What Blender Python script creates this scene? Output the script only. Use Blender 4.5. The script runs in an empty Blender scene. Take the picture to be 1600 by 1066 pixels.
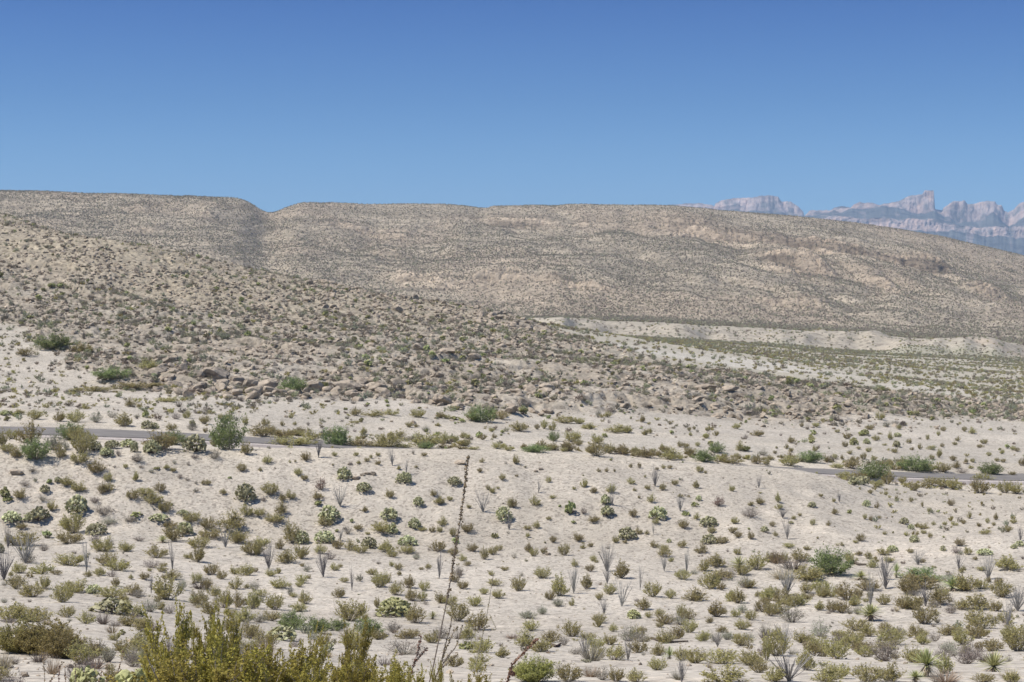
import bpy, math, random
import numpy as np
from mathutils import Vector, Euler

# ------------------------------------------------------------------ camera, sky, sun, exposure
F, W0, H0 = 2790.0, 1600.0, 1066.0
YH = 470.0                                   # picture row of the level horizon
sc = bpy.context.scene
COL = sc.collection
cd = bpy.data.cameras.new('camera'); cam = bpy.data.objects.new('camera', cd); COL.objects.link(cam)
cd.sensor_width = 36.0; cd.lens = F / W0 * 36.0
cd.clip_start = 0.1; cd.clip_end = 60000
PITCH = math.atan((H0 / 2 - YH) / F)
cam.rotation_euler = (math.pi / 2 - PITCH, 0, 0)
cd.dof.use_dof = True; cd.dof.focus_distance = 24.0; cd.dof.aperture_fstop = 6.3
sc.camera = cam

SUN_EL, SUN_AZ = math.radians(58), math.radians(-100)    # azimuth measured from +Y (view direction) towards +X
world = bpy.data.worlds.new('World'); sc.world = world; world.use_nodes = True
nt = world.node_tree; bg = nt.nodes['Background']
sky = nt.nodes.new('ShaderNodeTexSky'); sky.sky_type = 'NISHITA'; sky.sun_disc = False
sky.sun_elevation = SUN_EL; sky.sun_rotation = SUN_AZ
sky.altitude = 900; sky.air_density = 1.35; sky.dust_density = 0.25; sky.ozone_density = 3.0
hs = nt.nodes.new('ShaderNodeHueSaturation'); hs.inputs['Saturation'].default_value = 1.0
tcw = nt.nodes.new('ShaderNodeTexCoord'); spx = nt.nodes.new('ShaderNodeSeparateXYZ'); grd = nt.nodes.new('ShaderNodeValToRGB'); mul = nt.nodes.new('ShaderNodeVectorMath'); mul.operation = 'MULTIPLY'
ge = grd.color_ramp.elements; ge[0].position = 0.0; ge[0].color = (.30, .54, .95, 1); ge[1].position = .40; ge[1].color = (.64, .70, .84, 1)
for pos, c in ((.05, (.29, .52, .93, 1)), (.082, (.235, .43, .77, 1)), (.11, (.175, .345, .655, 1)), (.165, (.09, .225, .53, 1)), (.24, (.15, .30, .62, 1))):
    q = ge.new(pos); q.color = c
nt.links.new(tcw.outputs['Generated'], spx.inputs[0]); nt.links.new(spx.outputs[2], grd.inputs[0])       # deeper blue of dry high-altitude air
nt.links.new(sky.outputs[0], hs.inputs['Color']); nt.links.new(hs.outputs[0], mul.inputs[0]); nt.links.new(grd.outputs[0], mul.inputs[1]); nt.links.new(mul.outputs[0], bg.inputs[0])
bg.inputs[1].default_value = 0.105
sd = bpy.data.lights.new('sun', 'SUN'); sd.energy = 4.4; sd.angle = math.radians(0.53); sd.color = (1.0, 0.955, 0.90)
sun = bpy.data.objects.new('sun', sd); COL.objects.link(sun)
sdir = Vector((math.sin(SUN_AZ) * math.cos(SUN_EL), math.cos(SUN_AZ) * math.cos(SUN_EL), math.sin(SUN_EL)))
sun.rotation_euler = sdir.to_track_quat('Z', 'Y').to_euler(); sun.location = (0, 0, 50)
vs = sc.view_settings; vs.view_transform = 'Standard'; vs.look = 'None'; vs.exposure = 0.47; vs.gamma = 1.0
sc.cycles.max_bounces = 5; sc.cycles.diffuse_bounces = 3; sc.cycles.volume_bounces = 0
sc.cycles.transparent_max_bounces = 4

rng = np.random.default_rng(7)
random.seed(7)

# ------------------------------------------------------------------ noise
def _hash(ix, iy, seed):
    h = (ix.astype(np.int64) * 374761393 + iy.astype(np.int64) * 668265263 + seed * 1274126177) & 0xffffffff
    h = ((h ^ (h >> 13)) * 1274126177) & 0xffffffff
    h = (h ^ (h >> 16)) & 0xffffffff
    return h.astype(np.float64) / 4294967295.0
def vnoise(x, y, seed=0):
    ix, iy = np.floor(x), np.floor(y); fx, fy = x - ix, y - iy
    fx = fx * fx * fx * (fx * (fx * 6 - 15) + 10); fy = fy * fy * fy * (fy * (fy * 6 - 15) + 10)
    a = _hash(ix, iy, seed); b = _hash(ix + 1, iy, seed); c = _hash(ix, iy + 1, seed); d = _hash(ix + 1, iy + 1, seed)
    return (a * (1 - fx) + b * fx) * (1 - fy) + (c * (1 - fx) + d * fx) * fy * 1.0
def fbm(x, y, octv=4, seed=0, gain=0.5):
    s = 0; a = 1; t = 0
    for k in range(octv):
        s = s + a * (vnoise(x * 2 ** k + 17.3 * k, y * 2 ** k + 5.1 * k, seed + k) * 2 - 1); t += a; a *= gain
    return s / t
def sstep(a, b, x):
    t = np.clip((x - a) / (b - a), 0, 1); return t * t * (3 - 2 * t)

# ------------------------------------------------------------------ terrain: depth Y (metres) and picture-column knots
KX = np.array([0, 200, 400, 600, 800, 1000, 1200, 1400, 1600.])
def A(v): return np.array(v, float)
ROADY = A([140, 141, 144, 148, 153, 158, 162, 166, 170])
ROADP = A([672, 678, 688, 702, 712, 724, 733.5, 741, 748])
def zof(Yv, p): return -(A(p) - YH) * A(Yv) / F
one = np.ones(9)
SX = A([-600, 0, 60, 130, 190, 300, 340, 375, 395, 410, 420, 430, 445, 470, 520, 580, 640, 700, 730, 745, 790, 850, 920, 1000, 1060, 1120, 1180, 1250, 1320, 1400, 1470, 1530, 1570, 1600, 1800, 2400])
SY = A([296, 299, 300, 303, 304, 309, 310, 311, 320, 331, 334, 333, 326, 318, 318, 321, 319, 321, 323, 327, 325, 323, 322, 323, 326, 330, 334, 340, 347, 358, 370, 384, 393, 400, 450, 520])
TOPX = np.arange(-600, 2401, 10.0); TOPP = np.interp(TOPX, SX, SY)
def node(Yv, p): Yv = A(Yv) * one; return (KX, Yv, zof(Yv, p))
def nz(Yv, z): return (KX, A(Yv) * one, A(z) * one)
crestY = A([128, 129, 132, 134, 136, 137, 138, 138, 138])
crestP = A([697, 699, 699, 700, 705, 718, 735, 782, 792])
baseP = A([835, 840, 850, 855, 855, 850, 852, 850, 835])
CYf = np.interp(TOPX, KX, crestY); CYf = np.convolve(np.pad(CYf, 4, mode='edge'), np.ones(9) / 9, 'valid')
CPf = np.interp(TOPX, [0, 200, 400, 430, 600, 720, 800, 900, 1000, 1100, 1200, 1250, 1300, 1340, 1380, 1430, 1600], [697, 699, 699, 698, 699, 701, 704, 709, 715.5, 724, 731.5, 736, 744, 757, 772, 786, 795])
CPf = np.convolve(np.pad(CPf, 3, mode='edge'), np.ones(7) / 7, 'valid')
zb = zof(116, baseP); ZBf = np.interp(TOPX, KX, zb); ZCf = -(CPf - YH) * CYf / F
rz = zof(ROADY, ROADP)
RB = A([495, 495, 495, 496, 496, 497, 508, 518, 533])
tb = np.interp(TOPX, KX, RB)
dep = 0.93 + .07 * np.clip((TOPX - 330) / 200, 0, 1)
gap = np.exp(-((TOPX - 400) / 34) ** 2)
bn = fbm(TOPX / 55, TOPX * 0 + 3, 4, 90); BY = 846 + 60 * np.minimum(bn, .5); BT = BY + 62 + 25 * fbm(TOPX / 30, TOPX * 0 + 7, 3, 92)
nodes = [
    nz(0.3, -1.72), nz(5, -2.1), nz(10, -2.9), nz(16, -3.9),
    node(23, [1062] * 9),
    node(34, [988, 995, 1028, 1042, 1046, 1045, 1045, 1045, 1045]),
    node(60, [962, 975, 1003, 1010, 1012, 1012, 1012, 1012, 1010]),
    node(80, [928, 935, 965, 980, 984, 985, 985, 985, 982]),
    node(95, [892, 900, 920, 930, 932, 932, 935, 935, 930]),
    node(107, [862, 868, 880, 886, 888, 888, 890, 890, 880]),
    nz(116, zb),
    (TOPX, (116 + CYf) / 2, ZBf + (ZCf - ZBf) * 0.56),
    (TOPX, CYf, ZCf),
    (KX, ROADY - 5.2, rz - A([.15, .15, .1, .1, .1, .1, .1, .15, .15])),
    (KX, ROADY + 5.4, rz + 0.05),
    node(ROADY + 13, [650, 655, 667, 679, 690, 700, 707, 713, 722]),
    node(195, [608, 612, 622, 628, 648, 662, 680, 690, 705]),
    node(228, [548, 555, 570, 572, 590, 610, 640, 652, 668]),
    node(290, [465, 480, 505, 515, 535, 560, 598, 612, 630]),
    node(380, [358, 380, 426, 462, 497, 532, 570, 592, 612]),
    (A([0, 50, 95, 140, 200, 400, 600, 800, 1000, 1200, 1400, 1600]), 480 * np.ones(12),
        zof(480 * np.ones(12), [322, 345, 377, 398, 415, 478, 505, 521, 527, 556, 577, 595])),
    node(650, [500, 500, 510, 515, 522, 524, 546, 562, 576]),
    (TOPX, BY, -(np.interp(TOPX, KX, [500, 505, 510, 515, 522, 525, 537, 550, 560]) - YH) * BY / F),
    (TOPX, BT, -(np.interp(TOPX, [0, 800, 870, 930, 945, 960, 1040, 1060, 1080, 1200, 1280, 1305, 1330, 1372, 1385, 1400, 1430, 1500, 1600], [500, 499, 496, 498, 503, 502, 504, 509, 510, 514, 518, 519, 517, 520, 525, 528, 529, 533, 541]) + 1.5 * fbm(TOPX / 14, TOPX * 0, 3, 91) - YH) * BT / F),
    node(1010, [500, 500, 503, 503, 502, 501, 512, 526, 542]),
    node(1300, RB),
    (TOPX, 1600 * dep, -(tb + (TOPP - tb) * 0.40 + 5 * gap - YH) * 1600 * dep / F),
    (TOPX, 1950 * dep, -(tb + (TOPP - tb) * 0.77 + 5 * gap - YH) * 1950 * dep / F),
    (TOPX, 2250 * dep, -(TOPP - YH) * 2250 * dep / F),
    (TOPX, 2480 * dep, -(TOPP + 6 - YH) * 2480 * dep / F - 25),
    nz(3300, -28), nz(9000, -32), nz(14000, -34),
]
cols = np.concatenate([np.arange(-1200, -60, 30), np.arange(-60, 1660, 1.8), np.arange(1660, 2821, 30)]).astype(float)
rows = np.concatenate([np.geomspace(0.3, 40, 60)[:-1], np.arange(40, 80, .5), np.arange(80, 112, .3), np.arange(112, 142, .17), np.arange(142, 190, .4), np.arange(190, 400, .75),
                       np.arange(400, 830, 5), np.arange(830, 1010, 1.6), np.arange(1010, 1250, 10),
                       np.arange(1250, 1560, 4.2), np.arange(1560, 2120, 2.6), np.arange(2120, 2300, 4.2), np.arange(2300, 2600, 25), np.geomspace(2600, 14000, 20)])
NC, NR = len(cols), len(rows)
def smoothcol(a, win):           # box blur across columns to round the knots
    k = np.ones(win) / win; p = np.pad(a, win // 2, mode='edge'); return np.convolve(p, k, 'valid')[:len(a)]
uc = np.linspace(cols[0], cols[-1], 1400)
NY = []; NZ = []
for (kx, yv, zv) in nodes:
    w = 61 if len(kx) < 40 else 5
    zi, yi = np.interp(uc, kx, zv), np.interp(uc, kx, yv)
    for _ in range(2): zi, yi = smoothcol(zi, w), smoothcol(yi, w)
    NY.append(np.interp(cols, uc, yi)); NZ.append(np.interp(cols, uc, zi))
NY = np.array(NY); NZ = np.array(NZ)          # nodes x cols
d = np.diff(NZ, axis=0) / np.diff(NY, axis=0)
m = np.zeros_like(NZ); m[0] = d[0]; m[-1] = d[-1]
same = d[:-1] * d[1:] > 0
h0, h1 = np.diff(NY, axis=0)[:-1], np.diff(NY, axis=0)[1:]
w1, w2 = 2 * h1 + h0, h1 + 2 * h0
with np.errstate(divide='ignore', invalid='ignore'):
    hm = (w1 + w2) / (w1 / d[:-1] + w2 / d[1:])
m[1:-1] = np.where(same, hm, 0)
Z = np.zeros((NR, NC))
for c in range(NC):
    k = np.clip(np.searchsorted(NY[:, c], rows) - 1, 0, len(nodes) - 2)
    hh = NY[k + 1, c] - NY[k, c]; t = (rows - NY[k, c]) / hh
    t = np.clip(t, 0, 1)
    Z[:, c] = (2 * t ** 3 - 3 * t ** 2 + 1) * NZ[k, c] + (t ** 3 - 2 * t ** 2 + t) * hh * m[k, c] + (-2 * t ** 3 + 3 * t ** 2) * NZ[k + 1, c] + (t ** 3 - t ** 2) * hh * m[k + 1, c]
YY = np.repeat(rows[:, None], NC, 1); CX = np.repeat(cols[None, :], NR, 0)
XX = (CX - W0 / 2) / F * YY
PY = YH - Z * F / YY                               # picture row of every vertex before relief

roadY = np.interp(CX, KX, ROADY, left=None, right=None)
roadY = np.where(CX < 0, 140 + CX * .005, np.where(CX > 1600, 170 + (CX - 1600) * .02, roadY))
rd = np.abs(YY - roadY)
roadmask = sstep(6, 9.5, rd)
# ---- zones
crY = np.interp(CX, KX, crestY)
hill_lo = np.interp(CX, [0, 100, 200, 400, 600, 800, 1000, 1200, 1400, 1600], [262, 225, 200, 186, 186, 192, 200, 200, 222, 238]) + fbm(XX / 22, YY / 14, 4, 3) * 26
hill_hi = np.interp(CX, [0, 200, 400, 600, 750, 900, 1050, 1200, 1400, 1600, 1900], [520, 470, 450, 430, 400, 330, 292, 292, 285, 268, 262]) + fbm(XX / 20, YY / 20, 3, 4) * 14
HILL = sstep(-5, 9, YY - hill_lo) * (1 - sstep(-10, 14, YY - hill_hi))
UPPER = sstep(0, 1, (YY - (np.interp(CX, [0, 400, 700, 900], [300, 262, 285, 400]))) / 40) * HILL        # yellow-tan upper slope
BLUFF = sstep(842, 862, YY) * (1 - sstep(975, 1000, YY)) * sstep(760, 900, CX)
RIDGE = sstep(1230, 1330, YY) * (1 - sstep(2600, 3300, YY))
BANK = sstep(113, 118, YY) * (1 - sstep(-1, 3, YY - crY))
# ---- relief
Z += roadmask * (1 - sstep(900, 1200, YY)) * (0.10 * fbm(XX / 2.2, YY / 2.2, 4, 11) * sstep(8, 20, YY) + 0.35 * fbm(XX / 14, YY / 14, 3, 12) * sstep(60, 100, YY) * (1 - BANK * .3))
Z += BANK * roadmask * (0.55 * fbm(XX / 5.5, YY / 16, 3, 13) * (1 - sstep(-8, 0, YY - crY)))
crk = np.abs(fbm(XX / 9, YY / 9, 3, 21)); blk = np.abs(fbm(XX / 3.2, YY / 3.2, 3, 22))
Z += HILL * (0.9 * fbm(XX / 26, YY / 26, 4, 23) - 0.5 * (1 - sstep(0, .10, crk)) + 0.25 * sstep(0, .2, blk))
# ledges that run along the slope
for (lvl, amp, seed) in ((0.0, 1.3, 31), (0.45, 1.0, 32), (0.8, 1.4, 33), (1.25, .9, 34), (1.7, 1.3, 35)):
    line = hill_lo + 8 + lvl * 48 + fbm(XX / 30, YY / 60, 3, seed) * 14
    on = sstep(-.15, .25, fbm(XX / 34 + 3, YY / 34, 2, seed + 50))
    st = sstep(-0.9, .5, YY - line) * (1 - sstep(2, 26, YY - line))
    Z += HILL * on * amp * .6 * st * (.7 + .5 * fbm(XX / 3, YY / 6, 2, seed + 9))
bl = 4.5 * np.abs(fbm(XX / 60, YY / 90, 3, 41)) + 1.2 * fbm(XX / 16, YY / 20, 3, 42)
gul = np.exp(-((CX - 1545) / 60) ** 2) * .0
Z += BLUFF * (1 - sstep(925, 950, YY)) * (-bl) * sstep(842, 880, YY)
# bright knolls standing in front of the bluffs at the right
for (kx, ky, w, hgt, dep_) in ((1330, 905, 45, 3.2, 25), (1500, 862, 60, 3.0, 20), (1435, 825, 40, 2.6, 16), (1375, 925, 22, 2.5, 14), (1545, 900, 50, 3.5, 24), (1040, 880, 50, 2.2, 18)):
    Z += hgt * np.exp(-((CX - kx) / w) ** 2 - ((YY - ky) / dep_) ** 2)
rt = sstep(1300, 1500, YY) * (1 - sstep(1900, 2180, YY / (0.93 + .07 * np.clip((CX - 330) / 200, 0, 1))))
rg = np.abs(fbm(XX / 190, YY / 420, 4, 51, .55))
Z += RIDGE * rt * (-6 * (1 - sstep(0, .28, rg)) + 2 * fbm(XX / 70, YY / 70, 4, 52)) + RIDGE * .8 * fbm(XX / 22, YY / 22, 3, 53)
# cliff bands on the ridge, given as picture rows before relief
CB = []
for (bx, bp, th, amp, x0, x1, seed) in (
    ([1000, 1100, 1200, 1300, 1400, 1500, 1600, 1700], [350, 362, 378, 392, 408, 422, 442, 462], 9, 16, 1040, 1800, 61),
    ([1150, 1250, 1350, 1450, 1600], [392, 414, 432, 448, 470], 14, 15, 1200, 1560, 62),
    ([500, 600, 700, 760], [352, 366, 372, 376], 6, 7, 480, 720, 63),
    ([620, 700, 800, 900, 960], [430, 438, 436, 444, 452], 9, 9, 620, 960, 64),
    ([1000, 1100, 1200, 1300], [446, 452, 462, 474], 9, 6, 1020, 1320, 65),
    ([0, 100, 250, 330], [322, 324, 331, 338], 6, 10, -100, 330, 66),
    ([760, 900, 1100], [346, 348, 356], 7, 10, 760, 1120, 67),
    ([0, 150, 300, 400], [352, 356, 366, 372], 7, 6, 20, 380, 68),
    ([440, 600, 800], [395, 396, 402], 7, 6, 470, 860, 69)):
    ln = np.interp(CX, bx, bp) + 4 * fbm(XX / 60, YY / 300, 3, seed)
    on = sstep(x0 - 40, x0 + 20, CX) * (1 - sstep(x1 - 30, x1 + 40, CX)) * sstep(-.25, .15, fbm(XX / 60 + 9, YY / 900, 3, seed + 100))
    up = sstep(-1.2, 1.2, ln - PY) * (1 - sstep(4, 40, ln - PY))
    Z += RIDGE * on * amp * .42 * up
    CB.append(on * np.exp(-((ln - 1 - PY) / th) ** 2) * amp / 13)
CLIFF = RIDGE * np.clip(np.max(CB, axis=0), 0, 1)
dip = PY - np.interp(CX, [0, 400, 800, 1100, 1600], [0, 8, 14, 22, 112])            # beds dip to the right
bed = fbm(CX / 130 + 4, dip / 3.1, 3, 130); bed2 = fbm(CX / 34, dip / 2.2, 2, 131)
Z += RIDGE * rt * (.08 + CLIFF) * (2.6 * sstep(-.1, .25, bed) + 1.6 * sstep(.0, .2, bed2))
pit = sstep(.30, .42, fbm(CX / 9, dip / 3.0, 2, 132)) * CLIFF * rt
Z -= 2 * pit
Z += CLIFF * rt * (1.0 * fbm(CX / 7, dip / 2.4, 3, 133) - 2.2 * sstep(.10, .0, np.abs(fbm(CX / 16, dip / 9, 2, 134))))
# ---- intrinsic surface colour
sand = A([.448, .398, .322]); gravel = A([.385, .338, .268]); wash = A([.47, .43, .355]); rock = A([.31, .264, .20]); tan = A([.352, .298, .212])
plain = A([.385, .345, .265]); bluffc = A([.345, .302, .232]); bright = A([.43, .355, .262]); green = A([.28, .265, .18]); ridgec = A([.322, .270, .195]); cliffc = A([.305, .238, .17]); pale = A([.485, .425, .33])
def mix(a, b, t): return a * (1 - t[..., None]) + b * t[..., None]
far0 = sstep(180, 260, YY)
T = np.zeros((NR, NC, 3)) + sand
T = mix(T, gravel, BANK * (.6 + .3 * fbm(XX / 6, YY / 6, 2, 70)))
T = mix(T, pale, sstep(-6, -1, YY - crY) * (1 - sstep(40, 60, YY - crY)) * .55 * (1 - HILL))
gv = sstep(-.15, .35, fbm(XX / 22, YY / 9, 4, 140)) * sstep(20, 40, YY) * (1 - far0)
T = mix(T, A([.35, .308, .245]), gv * .62)
T = mix(T, A([.385, .345, .28]), sstep(6, 14, YY - roadY) * (1 - sstep(240, 300, YY)) * sstep(-.25, .2, fbm(XX / 13, YY / 8, 4, 143)) * .75)
dr = sstep(.06, .0, np.abs(fbm(XX / 30 + 2, YY / 14, 3, 141))) * (1 - far0) * (YY < 125)
T = mix(T, A([.50, .435, .345]), dr * .55)
far = sstep(200, 320, YY)
T = mix(T, plain, far)
n1 = fbm(XX / 60, YY / 25, 4, 71)
wl = np.interp(CX, [760, 830, 1000, 1200, 1400, 1600, 1800], [533, 536, 549, 575, 604, 624, 640]); WASH = np.exp(-((PY - wl - 9 * n1) / 6.5) ** 2) * sstep(-.35, .1, fbm(XX / 26, YY / 40, 3, 150)) * sstep(280, 330, YY) * sstep(740, 840, CX)
T = mix(T, wash, np.clip(WASH, 0, 1) * (1 - HILL))
T = mix(T, rock, HILL * (.78 + .5 * fbm(XX / 9, YY / 9, 3, 72)).clip(0, 1))
T = mix(T, tan, UPPER * (.70 + .5 * fbm(XX / 14, YY / 22, 3, 73)).clip(0, 1))
T = mix(T, green, sstep(735, 760, YY) * (1 - sstep(838, 848, YY)) * sstep(820, 1000, CX) * .5)
T = mix(T, bluffc, BLUFF)
T = mix(T, bright, BLUFF * sstep(.0, .35, fbm(XX / 30, YY / 30, 3, 74)) * .8 * sstep(1300, 1500, CX))
T = mix(T, green, sstep(935, 960, YY) * (1 - sstep(1230, 1290, YY)) * .75)
T = mix(T, ridgec, sstep(1230, 1330, YY))
T = mix(T, cliffc, CLIFF * .75)
T = T * (1 + (RIDGE * (.22 + .25 * CLIFF) * bed * 1.7 + RIDGE * CLIFF * .22 * bed2))[..., None]
T = mix(T, A([.335, .268, .192]), RIDGE * sstep(0.05, .35, fbm(XX / 120, YY / 160, 4, 75)) * .6)
T *= (1 + .10 * fbm(XX / 3 + 50, YY / 3, 3, 76))[..., None]
T = T.clip(0.02, .85)

# ------------------------------------------------------------------ lookups
UCOL = (cols - W0 / 2) / F
def height(x, y):
    """terrain height at world x, y (arrays)"""
    u = np.asarray(x, float) / np.asarray(y, float)
    c = np.clip(np.searchsorted(UCOL, u) - 1, 0, NC - 2); tu = np.clip((u - UCOL[c]) / (UCOL[c + 1] - UCOL[c]), 0, 1)
    r = np.clip(np.searchsorted(rows, y) - 1, 0, NR - 2); tr = np.clip((y - rows[r]) / (rows[r + 1] - rows[r]), 0, 1)
    return (Z[r, c] * (1 - tu) + Z[r, c + 1] * tu) * (1 - tr) + (Z[r + 1, c] * (1 - tu) + Z[r + 1, c + 1] * tu) * tr
PYR = YH - Z * F / YY
def ground_at(px, py, ymin=8.0):
    """first ground point seen at picture position px, py -> (x, y, z)"""
    k = PITCH; v = (py - H0 / 2) / F; cy = math.cos(k) - v * math.sin(k)
    u = (px - W0 / 2) / F / cy; slope = (-(math.sin(k)) - v * math.cos(k)) / cy
    c = int(np.clip(np.searchsorted(UCOL, u), 0, NC - 1))
    below = (Z[:, c] >= slope * rows) & (rows > ymin)
    r = int(np.argmax(below)) if below.any() else NR - 30
    a, b = Z[r - 1, c] - slope * rows[r - 1], Z[r, c] - slope * rows[r]
    t = 0 if b == a else max(0, min(1, -a / (b - a)))
    Y = rows[r - 1] + (rows[r] - rows[r - 1]) * t
    return u * Y, Y, float(height(u * Y, Y))

# ------------------------------------------------------------------ materials
def newmat(name):
    mt = bpy.data.materials.new(name); mt.use_nodes = True; n = mt.node_tree; p = n.nodes['Principled BSDF']
    p.inputs['Roughness'].default_value = .95; p.inputs['Specular IOR Level'].default_value = .15
    return mt, n, p
def N(n, t, **kw):
    x = n.nodes.new(t)
    for k, v in kw.items(): setattr(x, k, v)
    return x
def terrain_mat(name, scales, bump, amount, bumpdist=.08):
    mt, n, p = newmat(name)
    at = N(n, 'ShaderNodeAttribute', attribute_name='tint'); tc = N(n, 'ShaderNodeNewGeometry')
    col = at.outputs['Color']; hs_ = []
    for i, (s, lo, hi) in enumerate(scales):
        no = N(n, 'ShaderNodeTexNoise'); no.inputs['Scale'].default_value = s; no.inputs['Detail'].default_value = 5; no.inputs['Roughness'].default_value = .62
        n.links.new(tc.outputs['Position'], no.inputs['Vector'])
        mr = N(n, 'ShaderNodeMapRange'); mr.inputs['From Min'].default_value = .32; mr.inputs['From Max'].default_value = .68
        mr.inputs['To Min'].default_value = lo; mr.inputs['To Max'].default_value = hi
        n.links.new(no.outputs['Fac'], mr.inputs['Value'])
        mx = N(n, 'ShaderNodeVectorMath', operation='SCALE'); n.links.new(col, mx.inputs[0]); n.links.new(mr.outputs[0], mx.inputs['Scale']); col = mx.outputs[0]
        hs_.append(no.outputs['Fac'])
    # scattered pale and dark stones
    vo = N(n, 'ShaderNodeTexVoronoi'); vo.inputs['Scale'].default_value = amount; n.links.new(tc.outputs['Position'], vo.inputs['Vector'])
    rp = N(n, 'ShaderNodeValToRGB'); rp.color_ramp.interpolation = 'LINEAR'
    e = rp.color_ramp.elements; e[0].position = 0.0; e[0].color = (.62, .62, .62, 1); e[1].position = 1.0; e[1].color = (1.22, 1.20, 1.18, 1)
    for pos, c in ((.16, (.72, .70, .70, 1)), (.26, (1, 1, 1, 1)), (.84, (1, 1, 1, 1))):
        q = rp.color_ramp.elements.new(pos); q.color = c
    sx = N(n, 'ShaderNodeSeparateColor'); n.links.new(vo.outputs['Color'], sx.inputs[0]); n.links.new(sx.outputs[0], rp.inputs[0])
    mu = N(n, 'ShaderNodeVectorMath', operation='MULTIPLY'); n.links.new(col, mu.inputs[0]); n.links.new(rp.outputs[0], mu.inputs[1])
    n.links.new(mu.outputs[0], p.inputs['Base Color'])
    ad = N(n, 'ShaderNodeMath', operation='ADD'); n.links.new(hs_[0], ad.inputs[0]); n.links.new(hs_[-1], ad.inputs[1])
    bp = N(n, 'ShaderNodeBump'); bp.inputs['Strength'].default_value = bump; bp.inputs['Distance'].default_value = bumpdist
    n.links.new(ad.outputs[0], bp.inputs['Height']); n.links.new(bp.outputs[0], p.inputs['Normal'])
    return mt
M = {}
M['ground'] = terrain_mat('sandy_gravel', [(7, .80, 1.16), (1.1, .90, 1.08)], .55, 6, .06)
M['hill'] = terrain_mat('rocky_slope', [(1.1, .74, 1.20), (.25, .88, 1.12)], 1.0, 1.6, .45)
M['bluff'] = terrain_mat('eroded_clay', [(.35, .90, 1.08), (.06, .94, 1.06)], .8, .5, .8)
M['ridge'] = terrain_mat('limestone_slope', [(.16, .80, 1.17), (.03, .90, 1.10)], 1.0, .28, 3.0)
M['mount'] = terrain_mat('far_limestone', [(.012, .80, 1.2), (.004, .88, 1.12)], .8, .008, 30.)

def plant_mat(name, col, var=.25, trans=.25, scale=9, hue=.03):
    mt = bpy.data.materials.new(name); mt.use_nodes = True; n = mt.node_tree; n.nodes.clear()
    o = N(n, 'ShaderNodeOutputMaterial'); df = N(n, 'ShaderNodeBsdfDiffuse'); tr = N(n, 'ShaderNodeBsdfTranslucent'); mx = N(n, 'ShaderNodeMixShader'); mx.inputs[0].default_value = trans
    tc = N(n, 'ShaderNodeTexCoord'); no = N(n, 'ShaderNodeTexNoise'); no.inputs['Scale'].default_value = scale; no.inputs['Detail'].default_value = 3
    n.links.new(tc.outputs['Object'], no.inputs['Vector'])
    oi = N(n, 'ShaderNodeObjectInfo')
    h = N(n, 'ShaderNodeHueSaturation'); h.inputs['Color'].default_value = (*col, 1)
    m1 = N(n, 'ShaderNodeMapRange'); m1.inputs['From Min'].default_value = .3; m1.inputs['From Max'].default_value = .7; m1.inputs['To Min'].default_value = 1 - var; m1.inputs['To Max'].default_value = 1 + var * 1.3
    m2 = N(n, 'ShaderNodeMapRange'); m2.inputs['To Min'].default_value = .82; m2.inputs['To Max'].default_value = 1.2
    m3 = N(n, 'ShaderNodeMapRange'); m3.inputs['To Min'].default_value = .5 - hue; m3.inputs['To Max'].default_value = .5 + hue
    n.links.new(no.outputs['Fac'], m1.inputs[0]); n.links.new(oi.outputs['Random'], m2.inputs[0]); n.links.new(oi.outputs['Random'], m3.inputs[0])
    mm = N(n, 'ShaderNodeMath', operation='MULTIPLY'); n.links.new(m1.outputs[0], mm.inputs[0]); n.links.new(m2.outputs[0], mm.inputs[1])
    n.links.new(mm.outputs[0], h.inputs['Value']); n.links.new(m3.outputs[0], h.inputs['Hue'])
    n.links.new(h.outputs[0], df.inputs[0]); n.links.new(h.outputs[0], tr.inputs[0])
    n.links.new(df.outputs[0], mx.inputs[1]); n.links.new(tr.outputs[0], mx.inputs[2]); n.links.new(mx.outputs[0], o.inputs[0])
    return mt
M['creo'] = plant_mat('creosote_leaf', (.37, .325, .14), .3, .4, 9, .016)
M['creo_near'] = plant_mat('creosote_leaf_near', (.34, .29, .075), .4, .35, 30, .008)
M['creo_mid'] = plant_mat('creosote_leaf_mid', (.32, .29, .11), .35, .35, 14)
M['twig'] = plant_mat('grey_twig', (.27, .235, .195), .3, 0)
M['dark'] = plant_mat('dark_twig', (.10, .08, .065), .3, 0)
M['dry'] = plant_mat('dry_twig', (.27, .235, .19), .3, .15)
M['sage'] = plant_mat('grey_green_leaf', (.31, .30, .215), .3, .2, 9, .05)
M['mesq'] = plant_mat('mesquite_leaf', (.24, .285, .12), .3, .4, 9, .015)
M['pad'] = plant_mat('cactus_pad', (.40, .39, .22), .35, .08, 5, .02)
M['padnear'] = plant_mat('pale_cactus_pad', (.42, .42, .20), .3, .1, 5, .02)
M['lime'] = plant_mat('lime_cactus', (.30, .30, .13), .3, .1)
M['ocot'] = plant_mat('ocotillo_cane', (.28, .265, .24), .3, 0)
M['yucca'] = plant_mat('yucca_blade', (.36, .37, .17), .35, .15, 4)
M['straw'] = plant_mat('dead_blade', (.40, .33, .24), .3, .15)
M['stalk'] = plant_mat('dry_stalk', (.22, .185, .145), .25, 0)
M['pod'] = plant_mat('seed_pod', (.25, .20, .12), .4, 0, 60)
M['red'] = plant_mat('rusty_dead_leaf', (.26, .165, .11), .35, .1, 20)
M['grass'] = plant_mat('dry_grass_blade', (.50, .42, .29), .25, .3)
M['stone'] = terrain_mat('boulder_rock', [(1.4, .75, 1.2), (.4, .85, 1.12)], 1.0, 2.2, .25)
M['scrub'] = plant_mat('far_scrub_leaf', (.315, .29, .19), .25, .15, 3, .06)
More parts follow.
